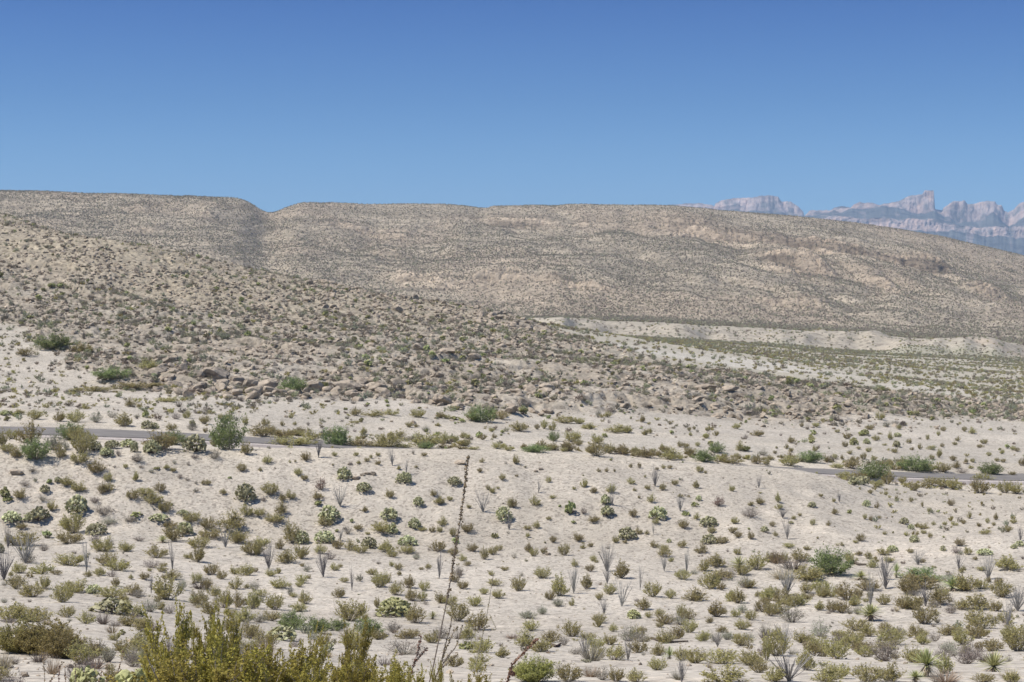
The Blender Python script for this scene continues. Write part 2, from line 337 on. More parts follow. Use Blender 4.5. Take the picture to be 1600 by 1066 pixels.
M['fscrub'] = plant_mat('ridge_scrub_leaf', (.315, .278, .20), .12, .1, 3, .05)

# ------------------------------------------------------------------ helpers for objects
def props(o, label=None, cat=None, group=None, kind=None):
    if label: o['label'] = label
    if cat: o['category'] = cat
    if group: o['group'] = group
    if kind: o['kind'] = kind
    return o
def np_mesh(name, verts, faces, mats, mi=None, smooth=False):
    """faces: list of arrays (n,3) or (n,4)"""
    me = bpy.data.meshes.new(name)
    faces = [f for f in faces if len(f)]
    nl = sum(f.size for f in faces); nf = sum(len(f) for f in faces)
    me.vertices.add(len(verts)); me.loops.add(nl); me.polygons.add(nf)
    me.vertices.foreach_set('co', np.ascontiguousarray(verts, dtype=np.float32).ravel())
    li = np.concatenate([f.ravel() for f in faces]).astype(np.int32)
    tot = np.concatenate([np.full(len(f), f.shape[1]) for f in faces]).astype(np.int32)
    st = np.concatenate([[0], np.cumsum(tot)[:-1]]).astype(np.int32)
    me.loops.foreach_set('vertex_index', li); me.polygons.foreach_set('loop_start', st); me.polygons.foreach_set('loop_total', tot)
    for mt in mats: me.materials.append(mt)
    if mi is not None: me.polygons.foreach_set('material_index', np.asarray(mi, dtype=np.int32))
    me.polygons.foreach_set('use_smooth', np.full(nf, smooth))
    me.update(calc_edges=True)
    return me
def link(name, me, parent=None, loc=None):
    o = bpy.data.objects.new(name, me); COL.objects.link(o)
    if parent: o.parent = parent
    if loc is not None: o.location = loc
    return o

# ------------------------------------------------------------------ terrain meshes
vid = np.arange(NR * NC).reshape(NR, NC)
def sub_terrain(name, facemask, mat, smooth=True):
    a, b, c, d_ = vid[:-1, :-1], vid[:-1, 1:], vid[1:, 1:], vid[1:, :-1]
    q = np.stack([a, b, c, d_], -1)[facemask]
    used, inv = np.unique(q.ravel(), return_inverse=True)
    V = np.stack([XX.ravel()[used], YY.ravel()[used], Z.ravel()[used]], -1)
    me = np_mesh(name, V, [inv.reshape(-1, 4)], [mat], None, smooth)
    at = me.attributes.new('tint', 'FLOAT_COLOR', 'POINT')
    cc = np.ones((len(used), 4), np.float32); cc[:, :3] = T.reshape(-1, 3)[used]
    at.data.foreach_set('color', cc.ravel())
    return props(link(name, me), kind='structure')
fm = lambda a: a[:-1, :-1]
hillf = fm((HILL > .5) & (YY < 600)); blf = fm((YY > 845) & (YY < 1010) & (CX > 800)); rgf = fm((YY > 1250) & (YY < 3200))
sub_terrain('ground', ~(hillf | blf | rgf), M['ground'])
sub_terrain('rocky_hill', hillf, M['hill'])
sub_terrain('clay_hills', blf, M['bluff'])
sub_terrain('ridge', rgf, M['ridge'])

# ------------------------------------------------------------------ far mountains
mx_ = A([1025, 1050, 1065, 1075, 1095, 1113, 1116, 1117, 1126, 1141, 1151, 1176, 1191, 1200, 1215, 1220, 1235, 1248, 1254, 1256, 1265, 1298, 1303, 1315, 1328, 1334, 1343, 1350, 1363, 1373, 1380, 1405, 1420, 1440, 1444, 1458, 1460, 1470, 1478, 1488, 1506, 1511, 1526, 1543, 1553, 1558, 1564, 1568, 1574, 1583, 1591, 1600, 1625, 1660, 1700, 1760])
my_ = A([321, 320, 319, 318, 318, 321, 323, 318, 314, 311, 310, 309, 306, 306, 307, 315, 316, 324, 330, 338, 329, 329, 325, 322, 325, 319, 315.5, 317.5, 317.5, 321, 319, 314, 306, 304, 298, 298, 327.5, 329, 322, 315, 314, 320, 317.5, 314, 315, 321, 321, 330, 332.5, 327.5, 319, 315.5, 312, 318, 314, 330])
qx = 1200 + A([-180, 0, 220, 400, 540, 720, 880, 970, 1040, 1180, 1265, 1400, 1500, 1597, 1900, 2200]) / 3.9925
c1 = 280 + A([195, 200, 235, 215, 190, 172, 208, 215, 205, 275, 278, 215, 290, 245, 260, 260]) / 3.9925
c2 = 280 + A([210, 215, 240, 235, 245, 250, 250, 248, 250, 290, 300, 300, 295, 290, 290, 290]) / 3.9925
c3 = 280 + A([230, 240, 260, 270, 290, 305, 315, 320, 325, 330, 350, 360, 355, 370, 370, 370]) / 3.9925
mc = np.arange(1020, 1765, 1.1); top = np.interp(mc, mx_, my_)
jag = fbm(mc / 5, mc * 0, 3, 80) * .9; top = top + jag
p1 = np.maximum(np.interp(mc, qx, c1) + fbm(mc / 14, mc * 0, 3, 81) * 4, top + 1.5)
p2 = np.maximum(np.interp(mc, qx, c2) + fbm(mc / 18, mc * 0, 3, 82) * 3, p1 + 3)
p3 = np.maximum(np.interp(mc, qx, c3) + fbm(mc / 12, mc * 0, 3, 83) * 4, p2 + 4)
SN = [(top + 8, 12900), (top, 12400), (p1, 12120), (p2, 11100), (p3, 10950), (p3 * 0 + 430, 9700), (p3 * 0 + 482, 9000)]
nper = [4, 34, 26, 30, 34, 10]
Vm = []; Tm = []
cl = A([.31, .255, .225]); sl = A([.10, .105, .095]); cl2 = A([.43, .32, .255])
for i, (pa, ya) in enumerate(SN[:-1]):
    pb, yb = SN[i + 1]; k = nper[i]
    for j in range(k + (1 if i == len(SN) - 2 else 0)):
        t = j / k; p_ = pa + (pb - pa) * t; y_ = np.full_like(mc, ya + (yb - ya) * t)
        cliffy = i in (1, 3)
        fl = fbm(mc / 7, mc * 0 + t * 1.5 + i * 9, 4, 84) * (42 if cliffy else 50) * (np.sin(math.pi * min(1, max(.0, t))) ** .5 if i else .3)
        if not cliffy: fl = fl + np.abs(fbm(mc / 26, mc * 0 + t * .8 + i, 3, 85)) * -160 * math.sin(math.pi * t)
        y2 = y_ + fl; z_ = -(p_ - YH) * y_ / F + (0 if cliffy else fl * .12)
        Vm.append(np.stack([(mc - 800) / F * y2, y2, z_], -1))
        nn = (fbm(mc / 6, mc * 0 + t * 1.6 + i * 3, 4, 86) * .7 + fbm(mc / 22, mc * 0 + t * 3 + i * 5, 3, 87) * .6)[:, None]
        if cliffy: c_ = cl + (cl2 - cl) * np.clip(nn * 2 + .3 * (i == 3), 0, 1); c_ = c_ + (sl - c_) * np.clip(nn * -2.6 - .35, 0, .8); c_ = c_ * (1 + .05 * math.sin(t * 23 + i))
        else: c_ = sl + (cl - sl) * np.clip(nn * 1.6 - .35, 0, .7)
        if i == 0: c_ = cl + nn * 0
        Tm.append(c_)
Vm = np.array(Vm); Tm = np.array(Tm); R_, C_ = Vm.shape[:2]
vi = np.arange(R_ * C_).reshape(R_, C_)
me = np_mesh('mountains', Vm.reshape(-1, 3), [np.stack([vi[:-1, 1:], vi[:-1, :-1], vi[1:, :-1], vi[1:, 1:]], -1).reshape(-1, 4)], [M['mount']], None, False)
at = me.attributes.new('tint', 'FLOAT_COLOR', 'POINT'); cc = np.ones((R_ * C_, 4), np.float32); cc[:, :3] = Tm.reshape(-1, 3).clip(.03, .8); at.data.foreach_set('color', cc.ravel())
props(link('mountains', me), kind='structure')

# ------------------------------------------------------------------ road
rc = np.arange(-700, 2301, 6.0)
ry = np.interp(rc, cols, smoothcol(np.interp(cols, KX, ROADY), 1)); ry = np.where(rc < 0, 140 + rc * .005, np.where(rc > 1600, 170 + (rc - 1600) * .02, ry))
for _ in range(3): ry = smoothcol(ry, 21)
ctr = np.stack([(rc - 800) / F * ry, ry], -1)
tg = np.gradient(ctr, axis=0); tg /= np.linalg.norm(tg, axis=1)[:, None]; nm = np.stack([-tg[:, 1], tg[:, 0]], -1)
zc_ = height(ctr[:, 0], ctr[:, 1]); zc_ = smoothcol(zc_, 9)
def ribbon(offs, zoff):
    V = []
    for o, dz in zip(offs, zoff):
        p = ctr + nm * o; V.append(np.column_stack([p, zc_ + dz]))
    V = np.array(V); r, c = V.shape[:2]; vi = np.arange(r * c).reshape(r, c)
    return V.reshape(-1, 3), [np.stack([vi[:-1, 1:], vi[:-1, :-1], vi[1:, :-1], vi[1:, 1:]], -1).reshape(-1, 4)[:, ::-1]]
mt, n, p = newmat('asphalt'); p.inputs['Roughness'].default_value = .95; p.inputs['Specular IOR Level'].default_value = .02
tc = N(n, 'ShaderNodeNewGeometry'); no = N(n, 'ShaderNodeTexNoise'); no.inputs['Scale'].default_value = .8; no.inputs['Detail'].default_value = 6
n.links.new(tc.outputs['Position'], no.inputs['Vector']); rp = N(n, 'ShaderNodeValToRGB'); rp.color_ramp.elements[0].position = .3; rp.color_ramp.elements[0].color = (.155, .143, .130, 1)
rp.color_ramp.elements[1].position = .7; rp.color_ramp.elements[1].color = (.21, .193, .175, 1); n.links.new(no.outputs['Fac'], rp.inputs[0]); n.links.new(rp.outputs[0], p.inputs['Base Color'])
V, Fc = ribbon([-3.9, -3.87, 0, 3.87, 3.9], [-.25, .12, .16, .12, -.25]); props(link('road', np_mesh('road', V, Fc, [mt], None, False)), kind='structure')
mt2, n, p = newmat('road_shoulder'); tc = N(n, 'ShaderNodeNewGeometry'); no = N(n, 'ShaderNodeTexNoise'); no.inputs['Scale'].default_value = 2.; no.inputs['Detail'].default_value = 5
n.links.new(tc.outputs['Position'], no.inputs['Vector']); rp = N(n, 'ShaderNodeValToRGB'); rp.color_ramp.elements[0].position = .3; rp.color_ramp.elements[0].color = (.36, .31, .27, 1)
rp.color_ramp.elements[1].position = .7; rp.color_ramp.elements[1].color = (.50, .44, .385, 1); n.links.new(no.outputs['Fac'], rp.inputs[0]); n.links.new(rp.outputs[0], p.inputs['Base Color'])
V, Fc = ribbon([-5.4, -5.1, 0, 5.1, 5.4], [-.3, .06, .09, .06, -.3]); props(link('road_shoulder', np_mesh('road_shoulder', V, Fc, [mt2], None, False)), kind='structure')

# ------------------------------------------------------------------ plant meshes (unit size: width 1, height 1)
def tubes(paths, radii, sides=3):
    """paths (n,k,3), radii (n,k) -> verts, quads"""
    n, k, _ = paths.shape
    tan_ = np.gradient(paths, axis=1); tan_ /= np.linalg.norm(tan_, axis=2, keepdims=True) + 1e-9
    ref = np.where(np.abs(tan_[..., 2:3]) > .9, np.array([1., 0, 0]), np.array([0, 0, 1.]))
    a = np.cross(tan_, ref); a /= np.linalg.norm(a, axis=2, keepdims=True) + 1e-9; b = np.cross(tan_, a)
    V = []
    for s in range(sides):
        th = 2 * math.pi * s / sides
        V.append(paths + (a * math.cos(th) + b * math.sin(th)) * radii[..., None])
    V = np.stack(V, 2)                                  # n,k,s,3
    idx = np.arange(n * k * sides).reshape(n, k, sides)
    q = np.stack([idx[:, :-1], idx[:, 1:], np.roll(idx[:, 1:], -1, 2), np.roll(idx[:, :-1], -1, 2)], -1).reshape(-1, 4)
    return V.reshape(-1, 3), q
def leaves(pos, size, r, stretch=1.6, updir=None, upmix=0.0):
    n = len(pos); d_ = r.normal(size=(n, 3)); 
    if updir is not None: d_ = d_ * (1 - upmix) + updir * upmix * 1.6
    d_ /= np.linalg.norm(d_, axis=1)[:, None] + 1e-9
    e = r.normal(size=(n, 3)); e -= d_ * (e * d_).sum(1)[:, None]; e /= np.linalg.norm(e, axis=1)[:, None] + 1e-9
    s = (size * r.uniform(.6, 1.35, n))[:, None]
    V = np.stack([pos - e * s * .5, pos + d_ * s * stretch * .5 - e * s * .1, pos + e * s * .5 + d_ * s * .2, pos - d_ * s * stretch * .4 + e * s * .1], 1)
    return V.reshape(-1, 3), np.arange(n * 4).reshape(n, 4)
def fan_paths(n, k, r, spread=1.0, top=1.0, curve=.35, minl=.55, base=.03):
    az = r.uniform(0, 2 * math.pi, n); rr = np.sqrt(r.uniform(0.0, 1, n))
    tx, ty = np.cos(az) * rr * .5 * spread, np.sin(az) * rr * .5 * spread
    hgt = top * (1 - .55 * rr ** 2.2) * r.uniform(minl, 1.0, n)
    t = np.linspace(0, 1, k)[None, :]
    ex = t ** (1 - curve * .5)
    P = np.stack([tx[:, None] * ex + np.cos(az)[:, None] * base, ty[:, None] * ex + np.sin(az)[:, None] * base, hgt[:, None] * t ** (1 + curve * .3)], -1)
    P += r.normal(scale=.012, size=P.shape) * t[..., None]
    return P
def on_paths(P, n, r, lo=.35, hi=1.0, jit=.03, power=1.0):
    i = r.integers(0, len(P), n); t = lo + (hi - lo) * r.uniform(0, 1, n) ** power
    k = P.shape[1]; f = t * (k - 1); a = np.minimum(f.astype(int), k - 2); w = (f - a)[:, None]
    p = P[i, a] * (1 - w) + P[i, a + 1] * w
    d_ = P[i, a + 1] - P[i, a]; d_ /= np.linalg.norm(d_, axis=1)[:, None] + 1e-9
    return p + r.normal(scale=jit, size=p.shape), d_
class Proto: pass
PR = {}
def make_proto(key, parts):
    """parts: list of (part name, verts, faces, material); keeps the joined mesh and the split ones"""
    P_ = Proto(); P_.parts = [(nm_, np_mesh(key + '_' + nm_, v, [f], [mt_])) for nm_, v, f, mt_ in parts]
    V = []; Fq = []; F3 = []; m4 = []; m3 = []; off = 0
    for i, (nm_, v, f, mt_) in enumerate(parts):
        V.append(v); (Fq if f.shape[1] == 4 else F3).append(f + off); (m4 if f.shape[1] == 4 else m3).append(np.full(len(f), i)); off += len(v)
    fs = [np.concatenate(a) for a in (Fq, F3) if a]; mi = np.concatenate(m4 + m3)
    P_.joined = np_mesh(key, np.concatenate(V), fs, [x[3] for x in parts], mi)
    PR.setdefault(key.split('.')[0], []).append(P_)
def P_creosote(key, seed, nst, nlf, ls, leafm, lo=.35, spread=1.0, jit=.03, twigr=.008, minl=.5):
    r = np.random.default_rng(seed)
    P = fan_paths(nst, 5, r, spread, minl=minl); 
    # branchlets near the tips make uneven sprays
    nb = nst * 3; p0, d0 = on_paths(P, nb, r, .45, .95, 0); sd_ = r.normal(scale=.10, size=(nb, 3)); sd_[:, 2] = np.abs(sd_[:, 2]) + .05
    t = np.linspace(0, 1, 5)[None, :, None]; B = p0[:, None] + (sd_[:, None] * t)
    v1, f1 = tubes(P, np.linspace(twigr, twigr * .35, 5)[None].repeat(nst, 0))
    v1b, f1b = tubes(B, np.full((nb, 5), twigr * .35)); v = np.concatenate([v1, v1b]); f = np.concatenate([f1, f1b + len(v1)])
    AP = np.concatenate([P, B])
    q1, d1 = on_paths(P, nlf // 2, r, lo, 1.0, jit, .8); q2, d2 = on_paths(B, nlf - nlf // 2, r, .1, 1.05, jit * .7)
    lp = np.concatenate([q1, q2]); ld = np.concatenate([d1, d2]); lp[:, 2] = np.abs(lp[:, 2])
    v2, f2 = leaves(lp, ls, r, 1.5, ld, .5)
    make_proto(key, [('woody_stem', v, f, M['twig']), ('foliage', v2, f2, leafm)])
for s in range(7): P_creosote(f'creo.{s}', 100 + s, 46, 2100, .033, M['creo'], lo=[.22, .3, .2, .35, .25, .3, .38][s], jit=.022, minl=[.5, .35, .6, .4, .5, .3, .45][s], spread=[1, .9, 1.05, .8, 1, 1.05, .9][s])
def P_near(key, seed, nst):
    r = np.random.default_rng(seed); P = fan_paths(nst, 6, r, 1.0, minl=.5); nb = nst * 5
    p0, d0 = on_paths(P, nb, r, .30, .98, 0); t = np.linspace(0, 1, 5)[None, :, None]
    L = r.uniform(.09, .26, nb)[:, None]; dr_ = d0 * .7 + r.normal(scale=.38, size=(nb, 3)); dr_[:, 2] = np.abs(dr_[:, 2]) + .35; dr_ /= np.linalg.norm(dr_, axis=1)[:, None]
    B = p0[:, None] + dr_[:, None] * L[:, None] * t; B[:, :, 2] += (L * .25) * t[:, :, 0] ** 2
    v1, f1 = tubes(P, np.linspace(.007, .003, 6)[None].repeat(nst, 0)); v1b, f1b = tubes(B, np.linspace(.003, .0015, 5)[None].repeat(nb, 0))
    n = nb * 75; i = r.integers(0, nb, n); tt = r.uniform(.12, 1.05, n); q = p0[i] + dr_[i] * L[i] * tt[:, None]; q[:, 2] += L[i, 0] * .25 * tt ** 2
    sg = (.024 * (1.12 - tt) ** .7 + .003)[:, None]; q = q + r.normal(size=(n, 3)) * sg; v2, f2 = leaves(q, .0185, r, 1.5, dr_[i], .55)
    make_proto(key, [('woody_stem', np.concatenate([v1, v1b]), np.concatenate([f1, f1b + len(v1)]), M['twig']), ('foliage', v2, f2, M['creo_near'])])
for s in range(3): P_near(f'near.{s}', 150 + s, [24, 20, 28][s])
for s in range(2): P_creosote(f'mid.{s}', 160 + s, 90, 13000, .024, M['creo_mid'], lo=.25, jit=.022, twigr=.006, minl=.4)
for s in range(4): P_creosote(f'dry.{s}', 200 + s, 80, [160, 420, 260, 600][s], .040, M['dry'] if s % 2 == 0 else M['sage'], lo=.4, twigr=.006, minl=.4)
for s in range(4): P_creosote(f'mesq.{s}', 220 + s, 40, 3800, .030, M['mesq'], lo=.2, jit=.045, twigr=.008, minl=.45)
for s in range(4): P_creosote(f'scrub.{s}', 240 + s, 10, 210, .10, [M['scrub'], M['sage'], M['scrub'], M['creo']][s], lo=.2, jit=.05, twigr=.010)
def P_far(key, seed, mat_):
    r = np.random.default_rng(seed); n = 34
    p = r.normal(size=(n, 3)); p /= np.linalg.norm(p, axis=1)[:, None]; p *= r.uniform(.2, .5, n)[:, None]; p[:, 2] = np.abs(p[:, 2]) * 1.7 + .05
    v, f = leaves(p, .30, r, 1.3); make_proto(key, [('foliage', v, f, mat_)])
for s in range(3): P_far(f'far.{s}', 260 + s, M['fscrub'])
def P_ocotillo(key, seed, n, lean):
    r = np.random.default_rng(seed); k = 7; az = r.uniform(0, 6.283, n); ln = r.uniform(.55, 1, n); sp = r.uniform(.15, 1, n) * lean
    t = np.linspace(0, 1, k)[None]
    P = np.stack([np.cos(az)[:, None] * sp[:, None] * .5 * t ** 1.15, np.sin(az)[:, None] * sp[:, None] * .5 * t ** 1.15, ln[:, None] * t], -1)
    P += np.cumsum(r.normal(scale=.008, size=P.shape), 1); P[:, 0, 2] = 0
    v, f = tubes(P, np.linspace(.015, .006, k)[None].repeat(n, 0), 4)
    q, dd = on_paths(P, n * 16, r, .05, .95, .012); v2, f2 = leaves(q, .018, r, 2.0)
    make_proto(key, [('canes', np.concatenate([v, v2]), np.concatenate([f, f2 + len(v)]), M['ocot'])])
for s, (n_, l_) in enumerate(((20, 1.0), (32, 1.35), (14, .9), (40, 1.2), (24, .8))): P_ocotillo(f'ocot.{s}', 300 + s, n_, l_)
def pads(cent, size, r, mat_n, thick=.18, seg=9):
    n = len(cent); up = r.normal(size=(n, 3)) * [.5, .5, .25] + [0, 0, 1.]; up /= np.linalg.norm(up, axis=1)[:, None]
    w = r.normal(size=(n, 3)); w[:, 2] *= .3; w -= up * (w * up).sum(1)[:, None]; w /= np.linalg.norm(w, axis=1)[:, None]; nn = np.cross(up, w)
    V = []; th = np.linspace(0, 2 * math.pi, seg, endpoint=False)
    for layer, (rad, off) in enumerate(((.72, -1), (1, 0), (.72, 1))):
        for a in th:
            s = size * r.uniform(.99, 1.01)
            V.append(cent + up * (math.sin(a) * size * .62 * rad)[:, None] + w * (math.cos(a) * size * .45 * rad * (1 + .12 * math.sin(a)))[:, None] + nn * (off * size * thick * .5)[:, None])
    V = np.stack(V, 1); base = (np.arange(n) * 3 * seg)[:, None]; Fq = []
    for l in range(2):
        for a in range(seg):
            b = (a + 1) % seg; Fq.append(np.stack([base[:, 0] + l * seg + a, base[:, 0] + l * seg + b, base[:, 0] + (l + 1) * seg + b, base[:, 0] + (l + 1) * seg + a], -1))
    # caps as quads fanned from the rim
    for l in (0, 2):
        for a in range(1, seg - 2, 2):
            ids = [l * seg, l * seg + a, l * seg + a + 1, l * seg + min(a + 2, seg - 1)]
            Fq.append(np.stack([base[:, 0] + i for i in ids], -1))
    return V.reshape(-1, 3), np.concatenate(Fq)
def P_pear(key, seed, n, ps, mt_, flat=1.0):
    r = np.random.default_rng(seed); az = r.uniform(0, 6.283, n); rr = np.sqrt(r.uniform(0, 1, n)) * (.47 * (1 + .12 * np.sin(az * 3 + seed)))
    lim = np.sqrt(np.clip(1 - (rr / .52) ** 2, 0.05, 1)); zz = (r.uniform(.0, 1, n) ** .6) * lim * (1 - ps * .6) * flat + ps * .35
    c = np.stack([np.cos(az) * rr, np.sin(az) * rr, zz], -1); sz = ps * r.uniform(.7, 1.25, n)
    v, f = pads(c, sz, r, mt_)
    P = fan_paths(14, 3, r, .9, .6); v0, f0 = tubes(P, np.full((14, 3), .02))
    make_proto(key, [('pads', v, f, mt_), ('woody_base', v0, f0, M['dark'])])
for s in range(5): P_pear(f'pear.{s}', 330 + s, [150, 190, 120, 240, 170][s], [.15, .13, .17, .12, .15][s], M['pad'])
P_pear('pearnear.0', 340, 60, .26, M['padnear']); P_pear('pearpale.0', 341, 260, .125, M['padnear'])
for s in range(3): P_pear(f'lime.{s}', 345 + s, 40, .26, M['lime'])
def P_yucca(key, seed, n, trunk=.3):
    r = np.random.default_rng(seed)
    def blades(n, el_lo, el_hi, ln, z0, w):
        az = r.uniform(0, 6.283, n); el = r.uniform(el_lo, el_hi, n); L = ln * r.uniform(.8, 1.1, n)
        d_ = np.stack([np.cos(az) * np.cos(el), np.sin(az) * np.cos(el), np.sin(el)], -1); s = np.stack([-np.sin(az), np.cos(az), az * 0], -1)
        b = np.tile([0, 0, z0], (n, 1)) + d_ * .04; mid = b + d_ * (L * .55)[:, None]; tip = b + d_ * L[:, None]
        V = np.stack([b - s * w, b + s * w, mid + s * w, mid - s * w, tip + s * .001, tip - s * .001], 1); i = (np.arange(n) * 6)[:, None]
        return V.reshape(-1, 3), np.concatenate([i + [0, 1, 2, 3], i + [3, 2, 4, 5]])
    v1, f1 = blades(n, -.15, 1.5, .52, trunk + .12, .012)
    v2, f2 = blades(n // 2, -1.35, -.3, .36, trunk + .10, .012); v2[:, 2] = np.maximum(v2[:, 2], 0)
    P = np.array([[[0, 0, 0], [0, 0, trunk * .5], [0, 0, trunk + .12]]]); v3, f3 = tubes(P, np.array([[.06, .07, .05]]), 7)
    make_proto(key, [('blades', v1, f1, M['yucca']), ('dead_skirt', v2, f2, M['straw']), ('trunk', v3, f3, M['straw'])])
for s in range(3): P_yucca(f'yucca.{s}', 360 + s, [110, 150, 90][s], [.1, .28, .05][s])
def P_grass(key, seed, n, mt_):
    r = np.random.default_rng(seed); P = fan_paths(n, 4, r, 1.0, 1.0, .1, .5, .08); v, f = tubes(P, np.linspace(.012, .003, 4)[None].repeat(n, 0)); make_proto(key, [('blades', v, f, mt_)])
for s in range(3): P_grass(f'grass.{s}', 380 + s, 90, [M['grass'], M['dry'], M['grass']][s])
def rock_mesh(seed, sub=2):
    import bmesh
    bm = bmesh.new(); bmesh.ops.create_icosphere(bm, subdivisions=sub, radius=.5); r = np.random.default_rng(seed)
    V = np.array([v.co[:] for v in bm.verts]); Fc = np.array([[v.index for v in f.verts] for f in bm.faces]); bm.free()
    for _ in range(13):                                     # cut flat facets
        nn = r.normal(size=3); nn /= np.linalg.norm(nn); h = r.uniform(.26, .42); dd = V @ nn; V = V - np.where(dd > h, (dd - h), 0)[:, None] * nn
    V = V * [1, r.uniform(.7, 1), r.uniform(.75, 1)] + fbm(V[:, 0] * 4 + seed, V[:, 1] * 4 + V[:, 2] * 3, 2, seed)[:, None] * .05 * np.array([1, 1, 1]); V[:, 2] += .30
    me = np_mesh('rock', V, [Fc], [M['stone']], None, False)
    a = me.attributes.new('tint', 'FLOAT_COLOR', 'POINT'); c = np.ones((len(V), 4), np.float32); c[:, :3] = [.36, .297, .222]; a.data.foreach_set('color', c.ravel())
    P_ = Proto(); P_.joined = me; P_.parts = []; PR.setdefault('rock', []).append(P_)
for s in range(6): rock_mesh(400 + s, 3 if s < 3 else 2)

# ------------------------------------------------------------------ plants read off the photograph: kind, centre x, foot y, width, height (in enlarged-crop pixels)
def crop(ox, oy, s, txt):
    out = []
    for e in txt.replace('\n', ';').split(';'):
        w = e.split()
        if len(w) == 5: k, x, y, a, b = w; out.append((k, ox + float(x) / s, oy + float(y) / s, float(a) / s, float(b) / s))
    return out
S4 = 3.9925
LIST = crop(0, 640, S4, '''C 220 60 80 65;C 115 30 80 30;P 30 35 70 35;C 470 80 90 75;C 370 75 80 60;D 600 80 70 60;D 700 50 60 45;C 770 105 100 75;D 855 52 28 28;D 920 55 28 25;D 1095 60 50 45;C 1168 55 45 50;C 1275 90 60 60;P 920 120 70 50;P 965 120 50 40;C 1075 130 65 45;D 1200 130 50 55;C 1280 145 28 35;C 1375 62 30 40;C 1425 72 50 50;C 1530 95 35 55
C 190 210 110 120;G 225 310 140 140;C 75 185 80 60;C 15 230 50 120;C 100 300 70 60;C 50 265 80 50;D 340 250 100 110;C 370 300 60 80;G 430 190 150 110;C 490 200 110 90;C 510 270 120 130;C 580 200 60 50;P 595 255 80 60;C 500 335 90 80;C 600 395 80 80;P 700 240 90 50;P 665 290 75 60;P 800 235 110 50;P 840 265 50 60;D 740 290 35 45;D 415 250 30 50;C 1000 250 140 130;G 1090 220 140 90;P 950 275 110 90;P 1215 260 150 110;C 1335 230 45 50;G 1425 250 180 190;C 1540 280 70 70;D 1335 305 70 60;D 1215 305 45 30
D 855 325 60 50;C 783 365 28 30;D 715 365 18 20;D 880 365 25 20;D 945 395 30 25;L 978 372 35 15;C 1040 372 40 28;C 1080 388 35 25;D 1120 430 30 30;D 1090 340 25 25;D 1175 350 22 35;C 1505 385 50 55;L 1432 430 22 14;D 200 390 40 35;C 845 445 40 58;C 672 450 50 60;C 680 510 60 55;C 635 525 50 70;P 362 455 38 40;C 418 475 65 65;L 308 462 30 28;C 490 510 75 65;D 155 475 50 30;P 280 515 65 50;C 125 555 60 60;L 30 550 65 65;L 45 570 50 30;D 268 570 50 40;C 998 513 55 60;C 830 560 70 60;C 900 530 80 45;C 945 590 90 80;C 1270 470 28 32;C 1302 470 32 35;D 1225 468 15 25;D 1222 515 30 30;C 1388 528 40 35;D 1170 445 25 25;P 1530 565 120 110;P 480 640 130 110;C 325 630 60 60;D 590 580 60 40;D 650 655 95 60;D 680 715 90 45;C 1032 640 70 80;C 1535 665 70 80;L 850 670 70 30;P 990 690 115 40;P 1140 655 70 35;C 1200 700 90 60;D 815 700 60 40
P 75 700 110 65;P 175 695 60 50;P 245 690 120 75;C 130 745 60 40;C 405 735 60 60;C 460 770 100 130;P 605 780 110 80;L 290 800 60 50;C 430 835 120 80;C 140 850 150 90;O 50 865 40 110;C 640 885 110 90;D 590 830 60 50;D 685 860 50 60;C 785 885 90 70;Y 1015 830 70 40;C 1085 820 100 100;P 1150 775 100 70;C 1060 735 80 40;D 870 820 60 30;C 1300 745 80 80;C 1430 740 130 90;C 1310 805 110 60;C 1480 830 120 90;O 1405 860 80 130;C 1245 860 110 80;C 1575 905 90 90;C 1230 950 90 90;C 1170 930 50 35;C 430 970 140 80;C 665 975 100 80;C 735 1005 110 70;D 945 985 90 60;C 975 925 100 70;O 540 1015 60 150;C 545 1045 50 40;C 620 1035 80 50;O 1075 1005 50 140;C 1090 1060 90 60;O 160 960 100 140;D 175 955 90 60;C 125 1020 80 60;C 262 1025 100 65;C 350 1030 60 30;O 25 1066 90 170;P 5 895 50 60;C 1530 1035 110 65;C 1025 980 35 28;C 1320 1030 70 70;C 905 1060 60 45''')
LIST += crop(0, 800, 4, '''C 720 465 55 55;C 820 420 30 28;C 1045 550 150 145;D 1135 485 60 70;C 1290 485 60 80;C 1390 420 60 60;C 1475 480 70 65;D 1590 490 50 60;C 100 480 100 80;C 205 530 130 90;C 270 480 80 80;C 395 565 110 100;C 470 500 140 90;P 585 510 90 60;C 700 535 130 80;C 820 520 100 70;D 870 540 80 60;O 945 510 30 110;D 940 625 90 80;D 1060 635 70 60;C 1000 610 70 50;P 700 630 220 85;C 810 650 110 80;C 810 715 130 80;C 880 710 70 50;L 885 655 60 40;L 763 770 40 35;C 535 700 80 60;D 435 685 35 25;D 25 570 40 30;C 1400 600 80 110;C 1485 595 70 80;C 1580 605 80 100;C 1240 590 80 90;C 1320 640 100 90;Y 1215 570 70 60;C 1440 650 80 50;C 1540 690 120 80
C 60 690 180 110;C 220 690 140 90;M 130 880 240 190;M 270 890 260 210;M 400 915 200 190;C 520 950 160 150;C 590 910 110 100;S 680 940 100 120;Y 915 975 110 120;C 770 880 100 80;C 880 870 120 80;D 90 870 120 80''')
